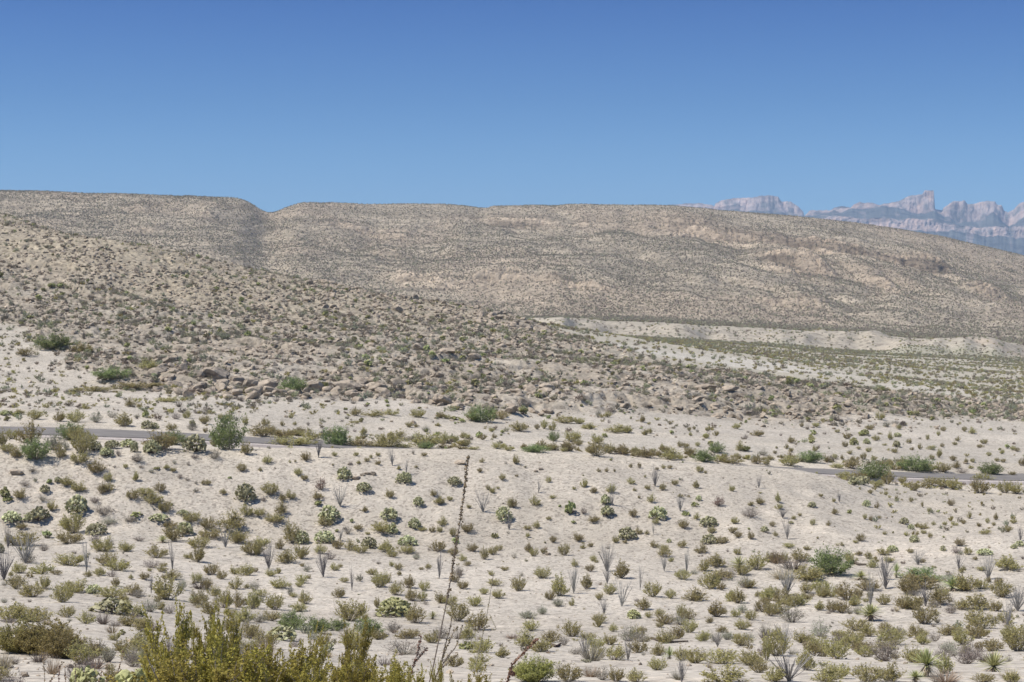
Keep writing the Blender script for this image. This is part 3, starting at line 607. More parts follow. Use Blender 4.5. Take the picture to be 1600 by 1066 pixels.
LIST += crop(400, 640, S4, '''C 60 100 50 45;C 165 105 30 35;C 240 100 25 25;C 220 55 30 30;D 325 100 18 25;C 630 40 70 50;C 730 40 110 35;C 840 35 80 35;C 1010 50 80 60;C 1155 55 60 40;L 1240 65 60 25;C 1195 60 40 30;G 1405 75 140 95;C 1345 70 60 60;C 1520 60 100 60;C 628 88 28 22;C 670 155 45 45;D 570 135 20 28;D 615 140 20 20;C 715 165 16 14;C 955 110 45 35;C 1000 112 25 22;C 1135 105 40 22;D 1060 140 50 40;C 1145 150 20 12;C 1470 140 35 35;C 1290 180 30 50;C 1320 185 35 40;C 1415 190 40 40;C 1488 180 28 30;D 1235 190 20 25
C 45 170 110 70;C 180 175 110 55;C 200 235 150 80;C 340 190 90 65;C 310 230 130 60;G 500 230 160 120;O 390 300 70 110;C 640 235 140 45;C 830 235 140 100;C 880 180 80 50;C 760 240 120 40;C 920 240 100 30;C 1050 240 140 90;C 1160 210 80 70;G 1060 245 80 50;C 1180 245 90 30;C 1280 245 90 20;C 1360 250 60 20;C 1510 245 70 45;C 1575 255 60 30
C 70 338 55 50;C 315 320 55 60;C 25 385 25 25;C 210 333 14 18;C 245 330 14 18;C 490 290 30 28;C 478 350 14 14;C 625 290 28 30;C 760 290 28 28;C 693 325 32 28;C 715 305 20 25;C 640 340 28 22;C 762 345 32 32;D 980 280 20 28;C 1050 290 35 22;O 850 350 55 85;O 938 400 30 70;C 890 375 28 25;C 998 365 18 18;C 1412 330 28 28;C 1395 390 30 28;C 1535 440 38 40;C 265 410 45 48;C 300 438 42 35;P 550 435 85 80;R 405 500 60 90;C 390 560 60 45;L 388 598 45 30;P 672 512 85 60;P 923 455 90 60;P 1238 468 90 50;P 1012 600 60 62;C 833 550 50 60;C 678 638 38 36;C 85 530 75 75;C 168 568 42 42;C 217 560 55 55;D 45 570 28 30;O 525 605 80 110;C 150 650 60 70;C 22 665 60 55;C 112 705 95 60;C 1110 540 38 40;C 1208 568 32 32;C 1140 590 70 50;O 1140 590 50 70;O 1415 640 70 110;C 1585 610 30 60;C 1327 615 30 30;C 1447 500 28 30;C 1475 520 35 40;C 1510 497 18 18;P 1545 690 95 80;O 1578 750 50 90;P 832 680 110 75;P 455 690 125 85;C 430 728 80 50;C 228 830 85 130;P 285 835 95 85;P 428 830 110 80;C 405 900 70 60;D 460 935 60 50;C 205 955 125 80;C 280 930 80 100;C 155 870 50 65;C 510 870 70 60;C 585 880 85 60;O 525 820 50 60;D 570 775 45 55;C 640 750 50 35;C 695 780 25 20;L 597 705 22 25;C 795 765 110 65;P 850 770 70 55;P 990 740 70 60;C 1040 755 45 30;C 1100 765 35 40;C 1145 765 35 45;C 1158 720 50 50;P 705 865 100 65;C 655 895 80 55;C 815 890 100 60;C 850 920 60 45;P 942 850 105 70;C 935 895 80 50;C 1135 885 75 65;C 1320 765 75 60;C 1230 790 40 60;L 1245 835 40 40;L 1490 800 40 35;C 1230 910 60 50;C 1350 885 60 50;C 1285 945 50 40;C 1320 975 38 32;C 1425 935 45 80;C 1480 905 55 55;C 1515 880 45 40;D 1000 935 40 40;C 845 980 30 40;D 765 965 30 20;C 893 1035 30 30;O 420 1045 90 130;O 80 1000 60 130;C 92 1040 60 50;C 490 1005 50 45;C 527 985 28 22;C 290 980 28 25;C 40 850 75 60;C 10 910 50 80;O 1143 1055 55 140;D 1265 1030 50 50;C 1550 1005 50 28;C 1470 1035 35 30;C 328 1055 30 28;C 720 1030 60 40''')
LIST += crop(400, 800, 4, '''C 775 470 90 100;C 815 440 60 60;C 950 475 70 70;C 550 440 45 35;O 600 495 30 130;C 880 520 80 70;C 1050 490 60 60;C 1040 555 55 60;C 980 555 65 70;C 515 535 80 65;C 150 475 95 60;C 270 468 45 35;C 120 610 90 110;D 215 525 35 70;C 310 575 80 75;C 270 620 80 55;C 40 530 60 50;C 10 600 40 80;C 590 680 150 140;C 670 690 60 60;A 870 650 190 120;C 1000 695 115 115;C 760 600 50 65;Y 1105 670 60 50;C 1155 570 70 75;C 1290 480 65 55;C 1240 440 50 60;D 1270 410 40 50;C 1365 590 80 65;C 1425 515 50 45;C 1490 460 70 45;C 1515 540 75 60;C 1215 580 70 60;C 1260 680 100 110;C 1380 740 130 110;C 1335 800 90 90;G 360 760 150 110;G 230 730 130 100;C 90 680 100 60;D 20 690 80 60;C 60 850 120 120;G 700 780 160 100;C 765 800 70 60;G 500 740 120 70;D 860 750 80 70;C 950 790 120 70;C 1100 820 90 80;D 1150 790 100 90;D 920 890 200 90;C 620 860 120 110;P 160 800 160 80;L 1310 860 90 50;C 1240 970 80 80;C 1400 960 100 80;C 1540 910 90 60;C 1370 1000 80 60''')
LIST += crop(800, 640, S4, '''C 45 135 85 60;C 155 125 30 38;C 200 120 38 60;C 255 130 42 55;C 330 85 110 50;C 420 90 60 40;C 490 120 90 35;C 600 50 45 40;D 538 50 30 60;D 605 85 20 25;C 815 80 38 45;C 855 95 20 20;C 648 140 110 40;C 725 145 55 42;C 830 160 40 45;C 858 150 30 35;C 1105 135 20 28;C 1137 125 20 22;C 1115 165 25 25;C 1220 135 32 28;C 1210 180 35 30;C 1272 165 38 32;C 1400 120 48 35;C 1530 165 80 35;D 1460 185 25 35;G 260 195 65 55;C 375 200 80 75;C 410 225 50 40;C 350 260 75 70;G 140 265 160 45;C 530 210 70 60;C 530 290 110 90;C 610 275 60 60;C 690 280 110 50;C 780 295 60 40;C 850 300 100 65;C 935 250 35 35;C 980 310 100 60;C 1050 235 35 38;C 1085 235 38 30;C 1160 230 28 30;C 1108 285 60 60;G 1195 325 110 75;G 1280 270 85 60;C 1050 310 40 30;C 1290 325 70 40;C 1370 335 100 50;L 1460 260 50 30;C 1430 260 50 60;C 1530 340 70 50;C 1585 350 40 50;D 1565 285 60 35
C 22 340 45 55;C 30 420 18 18;C 228 455 30 40;O 165 520 50 80;C 447 485 45 55;C 508 520 38 45;C 620 520 55 60;O 625 600 35 100;P 582 590 60 60;P 592 660 85 60;C 740 465 42 40;C 845 498 35 32;C 940 505 38 45;O 893 480 40 110;C 1013 472 42 38;C 1148 490 42 45;C 1372 510 35 45;O 1540 490 40 75;C 540 390 25 25;C 592 390 22 28;C 640 390 15 25;C 740 362 25 25;C 795 365 20 40;C 830 425 14 20;C 905 378 20 20;C 945 370 25 25;C 985 370 28 25;C 1168 390 40 45;C 1208 400 16 20;C 765 510 20 22;C 388 500 22 20;C 870 578 42 50;C 793 555 18 20;C 140 600 55 60;C 12 610 40 60;C 255 555 38 25;L 362 650 60 80;D 445 650 40 50;C 515 700 62 42;P 915 678 100 75;C 755 670 45 55;C 895 715 40 40;O 882 780 25 80;L 1085 660 45 28;L 1140 605 40 28;C 1055 550 35 25;P 1165 568 35 35;O 1050 635 50 90;R 1290 600 65 65;P 1225 725 110 65;C 1155 685 35 40;C 1070 740 60 55;C 1245 770 45 45;B 1490 670 105 75;C 1490 600 35 30;C 1548 590 45 50;C 1548 525 18 15;C 1392 712 50 42;C 1375 770 40 40;C 1412 798 45 42;C 1495 808 38 50;P 1575 765 45 40;C 230 688 28 22;L 383 710 25 20;L 298 608 18 14;C 150 740 42 45;C 98 748 42 28;C 97 798 24 30;C 412 820 60 60;P 718 805 100 75;C 788 778 42 42;C 845 780 25 28;C 647 830 40 45;C 702 835 28 24;C 257 830 38 45;C 490 858 30 35;C 446 870 35 28;C 105 890 50 55;C 135 915 50 55;C 198 900 35 45;C 325 910 65 70;D 600 870 28 25;C 887 862 50 42;P 980 830 32 25;P 1230 835 95 55;C 1310 835 62 48;C 1060 862 55 45;C 1178 892 70 50;C 1405 905 45 48;C 945 880 50 40;C 955 920 70 55;C 992 950 35 32;C 506 945 38 38;C 388 980 40 45;O 592 1010 70 140;C 680 1050 110 90;C 487 1010 50 50;O 1088 1020 45 130;C 1065 1060 70 60;O 950 1010 30 90;C 190 1050 80 70;D 60 1040 25 30;C 1270 980 130 75;Y 1420 985 120 75;C 1310 1060 120 60;C 1440 1030 80 70;C 1530 1000 100 100;D 15 925 35 35''')
LIST += crop(800, 800, 4, '''C 40 495 80 85;C 300 525 110 125;O 385 510 80 160;C 240 550 55 65;C 465 480 70 90;C 610 515 70 70;O 685 590 110 130;O 595 450 40 90;O 800 490 45 140;C 880 530 100 85;C 545 550 45 55;C 990 540 60 60;C 1130 550 130 70;C 1235 480 110 110;C 1310 490 50 50;C 1480 475 90 60;C 1410 570 90 90;C 1280 655 110 100;C 1570 625 80 90;C 1495 675 60 65;C 1400 655 60 50;D 1440 630 50 70;C 1440 735 80 60;C 815 610 85 75;A 760 665 85 50;C 855 660 45 40;C 925 650 60 45;C 960 700 90 55;C 1060 665 55 80;S 100 665 100 60;S 190 640 60 60;S 290 590 80 60;C 375 585 32 45;C 120 740 85 70;C 375 780 100 110;C 550 695 85 60;O 575 640 40 80;C 635 750 50 50;C 780 795 75 75;C 820 750 45 35;C 1030 795 90 80;C 1110 755 85 75;C 1235 695 40 45;C 1310 755 60 50;S 1345 800 80 60;C 1440 835 105 75;C 70 840 110 90;C 180 875 120 95;C 470 800 80 60;O 455 910 60 120;C 530 920 80 90;C 610 830 85 80;C 640 925 110 90;D 400 890 80 50;O 725 930 40 120;C 790 880 100 80;C 925 900 90 80;Y 985 920 60 80;C 1060 930 90 80;C 1150 945 120 95;C 910 990 100 80;C 1310 950 170 90;C 1480 960 120 80;C 1540 1005 90 80;C 1590 930 50 160;D 1560 900 40 80;O 1285 845 40 80;D 325 835 50 60;C 350 1060 140 120;D 565 1050 90 100;D 480 1030 70 40;C 650 1060 90 100;C 780 1064 110 70;C 1330 1064 200 100;O 1060 1064 80 130;M 150 1062 200 140;P 60 1020 100 80''')
LIST += crop(1200, 640, S4, '''C 210 110 24 28;C 298 108 42 28;L 287 160 25 30;C 272 200 35 40;C 150 210 45 42;C 45 275 22 22;C 432 145 28 25;C 498 185 42 45;A 603 158 50 38;C 636 125 50 32;C 480 235 32 42;A 535 222 52 48;P 615 215 45 35;C 675 195 42 35;C 763 190 35 50;P 808 172 45 30;P 803 235 45 38;C 790 270 40 35;C 728 225 28 14;C 877 212 32 32;C 897 255 25 20;C 948 250 28 40;C 1018 250 45 28;C 995 190 22 40;C 1063 165 20 35;C 1185 198 28 30;C 1165 222 30 22;C 1095 135 30 32;C 1225 138 28 35;C 1270 150 45 38;C 1350 215 42 35;C 1320 240 28 25;C 1087 235 25 25;C 1525 255 28 32;C 1553 262 28 28;C 1378 290 28 28;C 1460 278 25 35;C 850 98 30 28;C 815 125 28 32;D 740 108 35 38;C 700 65 50 50;C 1430 325 30 25;C 1468 330 28 28;C 1235 335 32 30;C 1278 330 28 28;C 1155 320 35 35;C 1170 365 45 42;C 1268 370 32 22;C 1065 300 28 60;C 1022 312 28 35;C 597 312 35 48;C 512 278 32 28;C 463 312 25 28;C 415 308 28 35;C 295 260 32 35;C 718 345 25 30;C 760 332 25 25;C 365 330 40 55;C 630 265 35 32;C 115 245 28 30;C 145 265 28 35;C 565 250 22 22;G 260 330 130 65;C 130 350 100 65;C 430 365 70 35;C 530 370 90 60;G 920 385 160 95;C 790 375 70 35;C 1000 385 80 50;C 1090 390 90 60;G 1390 405 140 75;C 1522 412 45 30;C 1580 350 40 50;D 1210 395 60 30
C 480 440 80 60;P 535 475 60 50;P 590 470 80 60;C 560 440 90 60;G 670 440 160 110;C 680 485 65 50;C 750 465 70 70;C 838 460 50 45;C 905 505 60 60;C 1010 475 75 60;C 1090 485 80 70;C 1160 500 80 70;C 1340 450 90 60;C 1320 520 90 90;C 1480 520 70 80;C 1555 525 90 75
C 65 580 35 60;C 68 620 50 30;O 92 678 45 50;C 160 685 25 28;C 200 665 22 22;P 275 608 50 38;L 143 712 28 18;C 28 730 30 35;C 280 722 28 45;C 420 655 38 40;L 508 650 28 30;C 380 725 28 30;O 120 810 40 90;C 45 790 28 30;C 330 545 28 25;C 410 578 22 32;O 445 580 30 50;P 615 605 45 40;C 680 618 28 38;C 640 525 28 28;C 735 535 25 28;C 805 570 25 35;C 893 580 25 35;C 963 610 14 40;C 1003 640 22 32;C 1143 600 40 42;P 850 715 55 45;P 893 750 40 35;C 968 745 60 42;C 605 685 25 35;C 645 695 30 32;C 695 682 22 20;C 730 782 28 22;C 865 790 32 28;P 912 828 60 45;C 970 775 35 25;C 1015 800 28 35;L 1095 800 16 16;C 580 820 45 50;C 545 832 30 20;C 458 850 25 22;C 310 808 15 18;C 1035 722 25 25;C 1105 722 28 25;C 1165 725 38 25;C 1220 715 28 30;C 1255 680 28 45;C 1315 730 28 30;C 1370 710 22 38;C 1420 690 28 45;C 1408 725 22 25;C 1495 765 50 45;C 1530 710 38 28;C 1355 780 60 35;O 1575 820 40 70;P 1570 850 50 32;P 1535 868 45 28;C 1195 850 55 50;C 1250 905 50 50;P 1350 905 85 40;P 1092 882 38 35;P 775 885 60 40;C 720 905 75 42;C 885 895 35 32;C 565 910 42 28;C 625 930 45 45;C 645 985 60 60;C 755 950 60 40;C 965 955 35 28;O 935 970 60 80;C 1290 940 30 25;C 1330 1005 55 30;O 1190 1000 60 70;C 1215 1000 30 25;O 1375 1060 60 140;C 1500 1000 150 75;C 245 875 50 25;C 130 860 60 30;C 110 955 60 65;C 40 955 80 60;C 205 950 85 75;C 10 950 50 60;G 390 1030 240 160;C 520 960 60 70;C 240 1060 220 80;Y 800 1050 50 70;O 730 1060 110 130;G 960 1066 200 70;Y 580 1060 80 50''')
LIST += crop(1200, 800, 4, '''C 40 530 70 60;O 120 520 90 150;C 330 520 90 100;C 400 530 60 60;C 500 550 130 100;C 620 490 110 70;O 640 600 40 180;O 735 480 110 130;C 720 580 80 70;C 880 510 110 120;C 960 470 180 90;C 850 600 110 70;C 980 700 130 110;O 985 590 80 110;C 1080 580 110 100;Y 1150 490 110 90;C 1250 490 130 100;C 1290 610 150 100;C 1200 610 80 60;C 1330 730 150 110;C 1420 620 80 70;O 1500 730 80 140;O 1560 620 80 120;C 1560 870 140 180;C 1460 530 120 110;C 210 580 90 60;C 140 590 90 80;C 395 625 60 70;C 320 615 60 60;C 465 630 90 70;D 560 640 50 60;D 150 690 130 110;Y 640 680 120 80;C 550 740 110 70;C 635 780 90 70;C 480 815 110 90;C 215 820 110 90;C 780 830 110 90;C 730 740 70 50;Y 700 830 50 40;C 740 860 100 60;C 930 770 90 60;C 970 830 80 60;C 910 940 130 110;C 1130 770 120 80;C 1220 830 100 90;S 1060 695 40 40;C 1400 870 120 80;C 1320 870 50 60;D 1130 880 110 80;D 1240 950 120 110;Y 990 1030 140 130;Y 1410 1000 170 130;C 1100 1010 100 110;C 430 920 150 130;C 430 1040 140 110;C 310 880 110 100;C 600 890 130 90;C 790 920 60 50;C 780 1060 120 120;C 50 900 130 180;O 100 880 80 150;C 240 990 110 120;O 130 1060 160 140;C 350 1060 140 80;C 620 1060 150 120;Y 920 1064 80 60;D 1050 1064 90 50;C 40 1060 120 80;C 1350 1064 120 50;C 1520 1064 100 60''')
LIST += crop(0, 0, 1, '''G 80 546 46 20;G 176 592 44 20;C 230 578 26 15;G 458 612 34 22;C 40 556 22 12;C 130 552 26 14;S 362 610 26 14;C 215 606 60 10;C 150 612 50 9;C 262 628 28 9;C 205 636 14 14''')
print('plants listed', len(LIST))
# ------------------------------------------------------------------ placing the individual plants
KIND = {'C': ('creosote_bush', 'bush', 'olive creosote bush', 'creosote bushes dotting the desert', 'creo'),
        'M': ('creosote_bush', 'bush', 'broad leafy creosote bush', 'creosote bushes dotting the desert', 'mid'),
        'P': ('prickly_pear_cactus', 'cactus', 'green prickly pear cactus', 'prickly pear cacti', 'pear'),
        'A': ('prickly_pear_cactus', 'cactus', 'pale green prickly pear cactus', 'prickly pear cacti', 'pearpale'),
        'B': ('dry_shrub', 'shrub', 'brown tangled shrub', 'dry shrubs', 'dry'),
        'R': ('dry_shrub', 'shrub', 'rusty dead shrub', 'dry shrubs', 'red'),
        'O': ('ocotillo', 'ocotillo', 'grey leafless ocotillo', 'ocotillos with thin grey canes', 'ocot'),
        'D': ('dry_shrub', 'shrub', 'grey dry shrub', 'dry shrubs', 'dry'),
        'S': ('sage_bush', 'bush', 'pale grey green sage bush', 'sage bushes', 'sage'),
        'G': ('mesquite_bush', 'bush', 'bright green mesquite bush', 'mesquite bushes', 'mesq'),
        'L': ('low_cactus', 'cactus', 'yellow green low cactus', 'low yellow green cacti', 'lime'),
        'Y': ('yucca', 'yucca', 'spiky green yucca', 'yuccas on the flat', 'yucca')}
P_creosote('red.0', 500, 60, 500, .045, M['red'], lo=.3, minl=.4)
P_creosote('sage.0', 501, 90, 1500, .030, M['sage'], lo=.3, jit=.03, minl=.5); P_creosote('sage.1', 502, 90, 1500, .030, M['sage'], lo=.3, jit=.03, minl=.5)
ANCH = [(355, 705, 'bright roadside mesquite'), (303, 704, 'bulky roadside cactus'), (118, 700, 'dark verge mesquite'), (56, 717, 'gully mesquite'), (525, 697, 'crest mesquite'),
        (1367, 750, 'mesquite overlapping the road'), (1430, 737, 'pale verge thicket'), (1548, 742, 'far roadside mesquite'), (1297, 897, 'big round mesquite'),
        (513, 812, 'round bank cactus'), (787, 813, 'twin-coloured cactus'), (1029, 810, 'squat bank cactus'), (722, 800, 'tall flower stalk'), (704, 910, 'tall flower stalk'),
        (618, 962, 'pale cactus clump'), (1155, 886, 'sprawling pale yucca'), (1447, 1057, 'dark round yucca'), (1553, 1050, 'tall trunked yucca'), (1360, 970, 'shaggy yucca'),
        (971, 947, 'fanned ocotillo'), (505, 901, 'open ocotillo'), (685, 904, 'bushy based ocotillo'), (413, 602, 'big split boulder'), (80, 546, 'hillside mesquite'), (175, 957, 'long low cactus'),
        (1173, 808, 'brown tangled shrub'), (96, 800, 'twin gully cactus'), (1375, 815, 'yellowish slope cactus'), (269, 891, 'straight left ocotillo'), (896, 928, 'thick grey ocotillo'),
        (550, 970, 'dense green-topped creosote'), (765, 970, 'thin leaning stalk'), (1072, 895, 'dark caned ocotillo'), (1350, 910, 'wide ocotillo stand'), (1545, 915, 'rightmost ocotillo'), (1265, 815, 'ocotillo below the crest'),
        (890, 775, 'yellow bank cactus'), (205, 775, 'yellow-topped bush'), (1333, 689, 'lime coloured hill cactus'), (845, 735, 'fallen branches'), (1125, 706, 'low sandy mesquite'), (865, 688, 'small round mesquite'), (752, 658, 'gravel mesquite')]
ORD = ['nearest', 'second', 'third', 'fourth', 'fifth', 'sixth', 'seventh', 'eighth', 'ninth', 'tenth', 'eleventh', 'twelfth', 'thirteenth', 'fourteenth', 'fifteenth', 'sixteenth', 'seventeenth', 'eighteenth', 'nineteenth', 'twentieth']
LBL = []                                   # (object, base phrase, zone, px, py)
def zone_of(px, Y, x, y):
    rY = float(np.interp(px, KX, ROADY)); c = int(np.clip(np.searchsorted(cols, px), 0, NC - 1)); r = int(np.searchsorted(rows, Y))
    if HILL[min(r, NR - 1), c] > .5: return 'on the rocky hill'
    if Y < 45: return 'on the near slope'
    if Y < 114: return 'on the flat'
    if Y > rY + 11: return 'beyond the road'
    if Y > rY: return 'on the far verge'
    if Y > rY - 9 - 3 * (px > 400) * (px < 1200): return 'on the near verge'
    return 'on the bank'
cnt = {}
def put(kind, px, py, w, h, ystart=8.0, parts=None, yfix=None):
    nm_, cat, noun, grp, key = KIND[kind]
    if yfix: Y = yfix; x = (px - 800) / F * Y; z = float(height(x, Y))
    else: x, Y, z = ground_at(px, py, ystart)
    W, H = max(w * Y / F, .12) * random.uniform(.9, 1.15), max(h * Y / F, .12) * random.uniform(.9, 1.12)
    i = cnt.get(key, 0); cnt[key] = i + 1; vs_ = PR[key]; pr = vs_[i % len(vs_)] if key not in ('ocot',) else vs_[(i * 7 + (1 if w > 22 else 0)) % len(vs_)]
    rz_ = random.uniform(0, 6.283)
    if parts is None: parts = h >= 20
    if parts:
        o = bpy.data.objects.new(nm_, None); COL.objects.link(o); o.empty_display_size = .2
        for pn, pm in pr.parts: link(pn, pm, o)
    else: o = link(nm_, pr.joined)
    o.location = (x, Y, z - .03 * H); o.rotation_euler = (0, 0, rz_); sw, sh = {'C': (1.45, 1.28), 'D': (1.4, 1.25), 'M': (1.45, 1.3), 'O': (1.55, 1.4), 'G': (1.3, 1.25), 'Y': (1.7, 1.5)}.get(kind, (1.12, 1.08)); o.scale = (W * sw, W * sw, H * sh)
    props(o, 'x', cat, grp)
    a = w / max(h, 1); shape = 'low wide' if a > 1.55 else ('upright' if a < .85 else '')
    s_ = w * h * (Y / F) ** 2; big = {'C': (.22, .85), 'D': (.25, .7), 'P': (.3, 1.0), 'O': (.5, 1.6)}.get(kind, (.1, 99))
    size = 'small' if s_ < big[0] else ('large' if s_ > big[1] else '')
    LBL.append((o, ' '.join(q for q in (size, shape, noun) if q), zone_of(px, Y, x, z), px, py))
    return o
LIST.sort(key=lambda e: -e[3] * e[4])
ncre = 0; REST = []
for e in LIST:
    if e[0] in 'CM':
        ncre += 1
        if ncre > 279: REST.append(e); continue
    put(*e)
# big creosotes on the brink of the near slope, their feet below the picture's lower edge
KIND['F'] = ('creosote_bush', 'bush', 'bright yellow green creosote bush', 'creosote bushes dotting the desert', 'near')
for px, tp, w, Y in ((276, 968, 90, 18.5), (318, 956, 70, 19), (345, 972, 60, 19.4), (368, 968, 70, 19.5), (300, 1018, 190, 17), (350, 1018, 150, 17.6), (440, 1018, 130, 18), (395, 1014, 130, 17.5), (500, 1034, 130, 17.5), (552, 984, 60, 20), (475, 990, 50, 20.5), (420, 1000, 60, 19.6), (590, 1026, 90, 18.5), (635, 1034, 60, 18), (545, 1030, 110, 17), (688, 1046, 34, 18), (738, 1050, 70, 18)):
    x = (px - 800) / F * Y; zg = float(height(x, Y)); H = -(tp - 470) * Y / F - zg
    o = put('F', px, 1066, w, H * F / Y, yfix=Y, parts=True); o.rotation_euler = (random.uniform(-.12, .12), random.uniform(-.34, .06), o.rotation_euler.z)
KIND['N'] = ('prickly_pear_cactus', 'cactus', 'pale near prickly pear cactus', 'prickly pear cacti', 'pearnear')
for px, py, w, h, Y in ((205, 1080, 60, 42, 20), (232, 1078, 40, 34, 20.5), (170, 1085, 60, 38, 19), (132, 1070, 40, 34, 21.5), (118, 1085, 40, 34, 19.5)):
    put('N', px, py, w, h, yfix=Y, parts=True)
KIND['T'] = ('grass_tuft', 'grass', 'straw coloured grass tuft', 'dry grass tufts', 'grass')
for px, py, w, h in ((22, 1018, 40, 26), (210, 1035, 40, 28), (150, 1045, 36, 24), (262, 1062, 40, 34), (60, 1035, 26, 20), (925, 1058, 40, 20), (800, 998, 24, 7), (1240, 890, 50, 20), (1222, 905, 40, 22), (1215, 880, 40, 20), (310, 920, 30, 14), (1580, 1063, 40, 22), (1480, 1066, 60, 22), (1060, 1062, 30, 20), (548, 1000, 40, 24)):
    put('T', px, py, w, h, parts=False)

# ------------------------------------------------------------------ dead stalks in the foreground, each one thing with its pods
def px_path(pts, Y, dY=0.0, n=40):
    pts = A(pts); s = np.concatenate([[0], np.cumsum(np.hypot(*np.diff(pts, axis=0).T))]); t = np.linspace(0, s[-1], n)
    xs, ys = np.interp(t, s, pts[:, 0]), np.interp(t, s, pts[:, 1]); k = np.ones(5) / 5
    for _ in range(2):
        xs = np.convolve(np.pad(xs, 2, mode='edge'), k, 'valid'); ys = np.convolve(np.pad(ys, 2, mode='edge'), k, 'valid')
    Yv = Y + dY * np.linspace(0, 1, n); v = (ys - H0 / 2) / F; kk = PITCH; cy = math.cos(kk) - v * math.sin(kk)
    return np.stack([(xs - 800) / F / cy * Yv, Yv, (-math.sin(kk) - v * math.cos(kk)) / cy * Yv], -1)
def stalk(name, cat, label, branches, Y, rad, podmat, podsize, podlo, podn, matn='stalk', grp=None):
    root = bpy.data.objects.new(name, None); COL.objects.link(root); P0 = px_path(branches[0], Y)[0]
    zg = float(height(P0[0], P0[1])); org = np.array([P0[0], P0[1], zg]); root.location = org
    r = np.random.default_rng(int(P0[0] * 100) % 1000 + 600); VV = []; FF = []; off = 0; pp = []; dd = []
    for i, b in enumerate(branches):
        P = px_path(b, Y, 0.0 if i == 0 else r.uniform(-.25, .25)); n = len(P)
        if i == 0: P[0, 2] = min(P[0, 2], zg - .02)
        v, f = tubes((P - org)[None], np.linspace(rad, rad * .55, n)[None], 6); VV.append(v); FF.append(f + off); off += len(v)
        q, d_ = on_paths((P - org)[None], int(podn * (1 if i == 0 else .35)), r, podlo if i == 0 else .05, 1.0, podsize * .45); pp.append(q); dd.append(d_)
    link('woody_stem', np_mesh('stem', np.concatenate(VV), [np.concatenate(FF)], [M[matn]]), root)
    q = np.concatenate(pp); v, f = leaves(q, podsize, r, 1.5, np.concatenate(dd), .3); link('seed_pods', np_mesh('pods', v, [f], [M[podmat]]), root)
    props(root, label, cat, grp); return root
stalk('flower_stalk', 'stalk', 'tall thin dry flower stalk with beaded seed pods rising before the bank', [[(664, 1090), (674, 1058), (683, 1012), (693, 965), (700, 930), (706, 895), (712, 855), (720, 810), (726, 765), (730, 730), (732, 703)]], 20, .009, 'pod', .021, .40, 380)
stalk('flower_stalk', 'stalk', 'thin leaning dry stalk with few pods right of the tallest one', [[(736, 1075), (745, 1032), (755, 988), (762, 955), (768, 915), (772, 893)], [(765, 960), (776, 984), (766, 985)]], 24, .0075, 'pod', .016, .3, 60)
stalk('dead_branch', 'dead plant', 'grey forked dead branch with curled brown leaves beside the flower stalk', [[(668, 1090), (680, 1060), (688, 1040), (697, 1012), (704, 1000), (709, 985), (716, 978)], [(684, 1050), (700, 1025), (712, 1012), (719, 990), (724, 975)], [(690, 1035), (694, 1015), (704, 980), (706, 962)], [(688, 1045), (706, 1030), (716, 1022)]], 19, .008, 'pod', .018, .1, 130)
stalk('dead_branch', 'dead plant', 'rusty dead branch leaning right of the creosote clump', [[(632, 1090), (641, 1055), (646, 1040), (652, 1022), (656, 1002), (659, 992)], [(647, 1036), (660, 1022), (668, 1012)]], 18.5, .008, 'red', .018, .1, 150)
stalk('dead_branch', 'dead plant', 'red brown knotted dead branch curving up at the lower middle edge', [[(790, 1095), (793, 1065), (796, 1050), (801, 1036), (809, 1029), (819, 1020), (823, 1013), (829, 1010), (836, 1001), (841, 996)], [(796, 1052), (804, 1053)]], 19, .008, 'red', .020, .15, 260, 'red')
for i, b in enumerate(([(66, 1090), (70, 1060), (68, 1030), (67, 1020)], [(74, 1085), (80, 1062), (94, 1040), (100, 1035)], [(92, 1085), (92, 1055), (93, 1040)], [(101, 1090), (103, 1060), (101, 1042)], [(115, 1090), (118, 1060), (118, 1025)], [(180, 1090), (184, 1050), (190, 1030), (192, 1015)], [(240, 1085), (243, 1060), (250, 1045)], [(165, 1090), (168, 1055), (167, 1040)], [(152, 1088), (155, 1062), (160, 1048)], [(215, 1090), (218, 1062), (214, 1046)])):
    stalk('dead_stalk', 'stalk', ['thin brown dead stalk by the stony corner', 'slanting thin dead stalk over the stony corner', 'short dead stalk left of the near cacti', 'stubby rusty stalk left of the near cacti', 'straight rusty stalk behind the leftmost near cactus', 'tallest rusty stalk among the near cacti', 'thin stalk between the near cacti and the yellow green creosote', 'rusty stalk in the middle of the near cacti', 'bent rusty stalk between two near cacti', 'rusty stalk beside the palest near cactus'][i], [b], 20, .004, 'red', .015, .25, 50, 'twig', 'rusty dead stalks at the lower left')
stalk('yucca_stalk', 'stalk', 'pale bare stick leaning across a round creosote bush', [[(548, 971), (553, 962), (562, 948)]], float(ground_at(548, 971)[1]) - 1.2, .02, 'straw', .01, .9, 4, 'straw')

# fallen dead trunks
def fallen(label, pts, rad):
    P = []
    for (a, b) in pts: g = ground_at(a, b); P.append((g[0], g[1], g[2] + rad * .8))
    P = A(P); o_ = P[0].copy(); t = np.linspace(0, len(P) - 1, 16); Q = np.stack([np.interp(t, range(len(P)), P[:, i]) for i in range(3)], -1) - o_
    v, f = tubes(Q[None], (rad * np.linspace(1, .5, 16))[None], 7); o = link('fallen_branch', np_mesh('fallen_branch', v, [f], [M['dark']]), None, o_); props(o, label, 'branch', 'fallen branches')
fallen('dark curved fallen branch right of the big round mesquite', [(1334, 880), (1342, 884), (1354, 884)], .10)
fallen('long grey fallen stem lying on the flat behind a yucca', [(1018, 999), (1030, 1003), (1050, 1005), (1075, 1004)], .06)
fallen('thin curved root lying between two bushes on the flat', [(862, 1010), (870, 1012), (876, 1008)], .06)

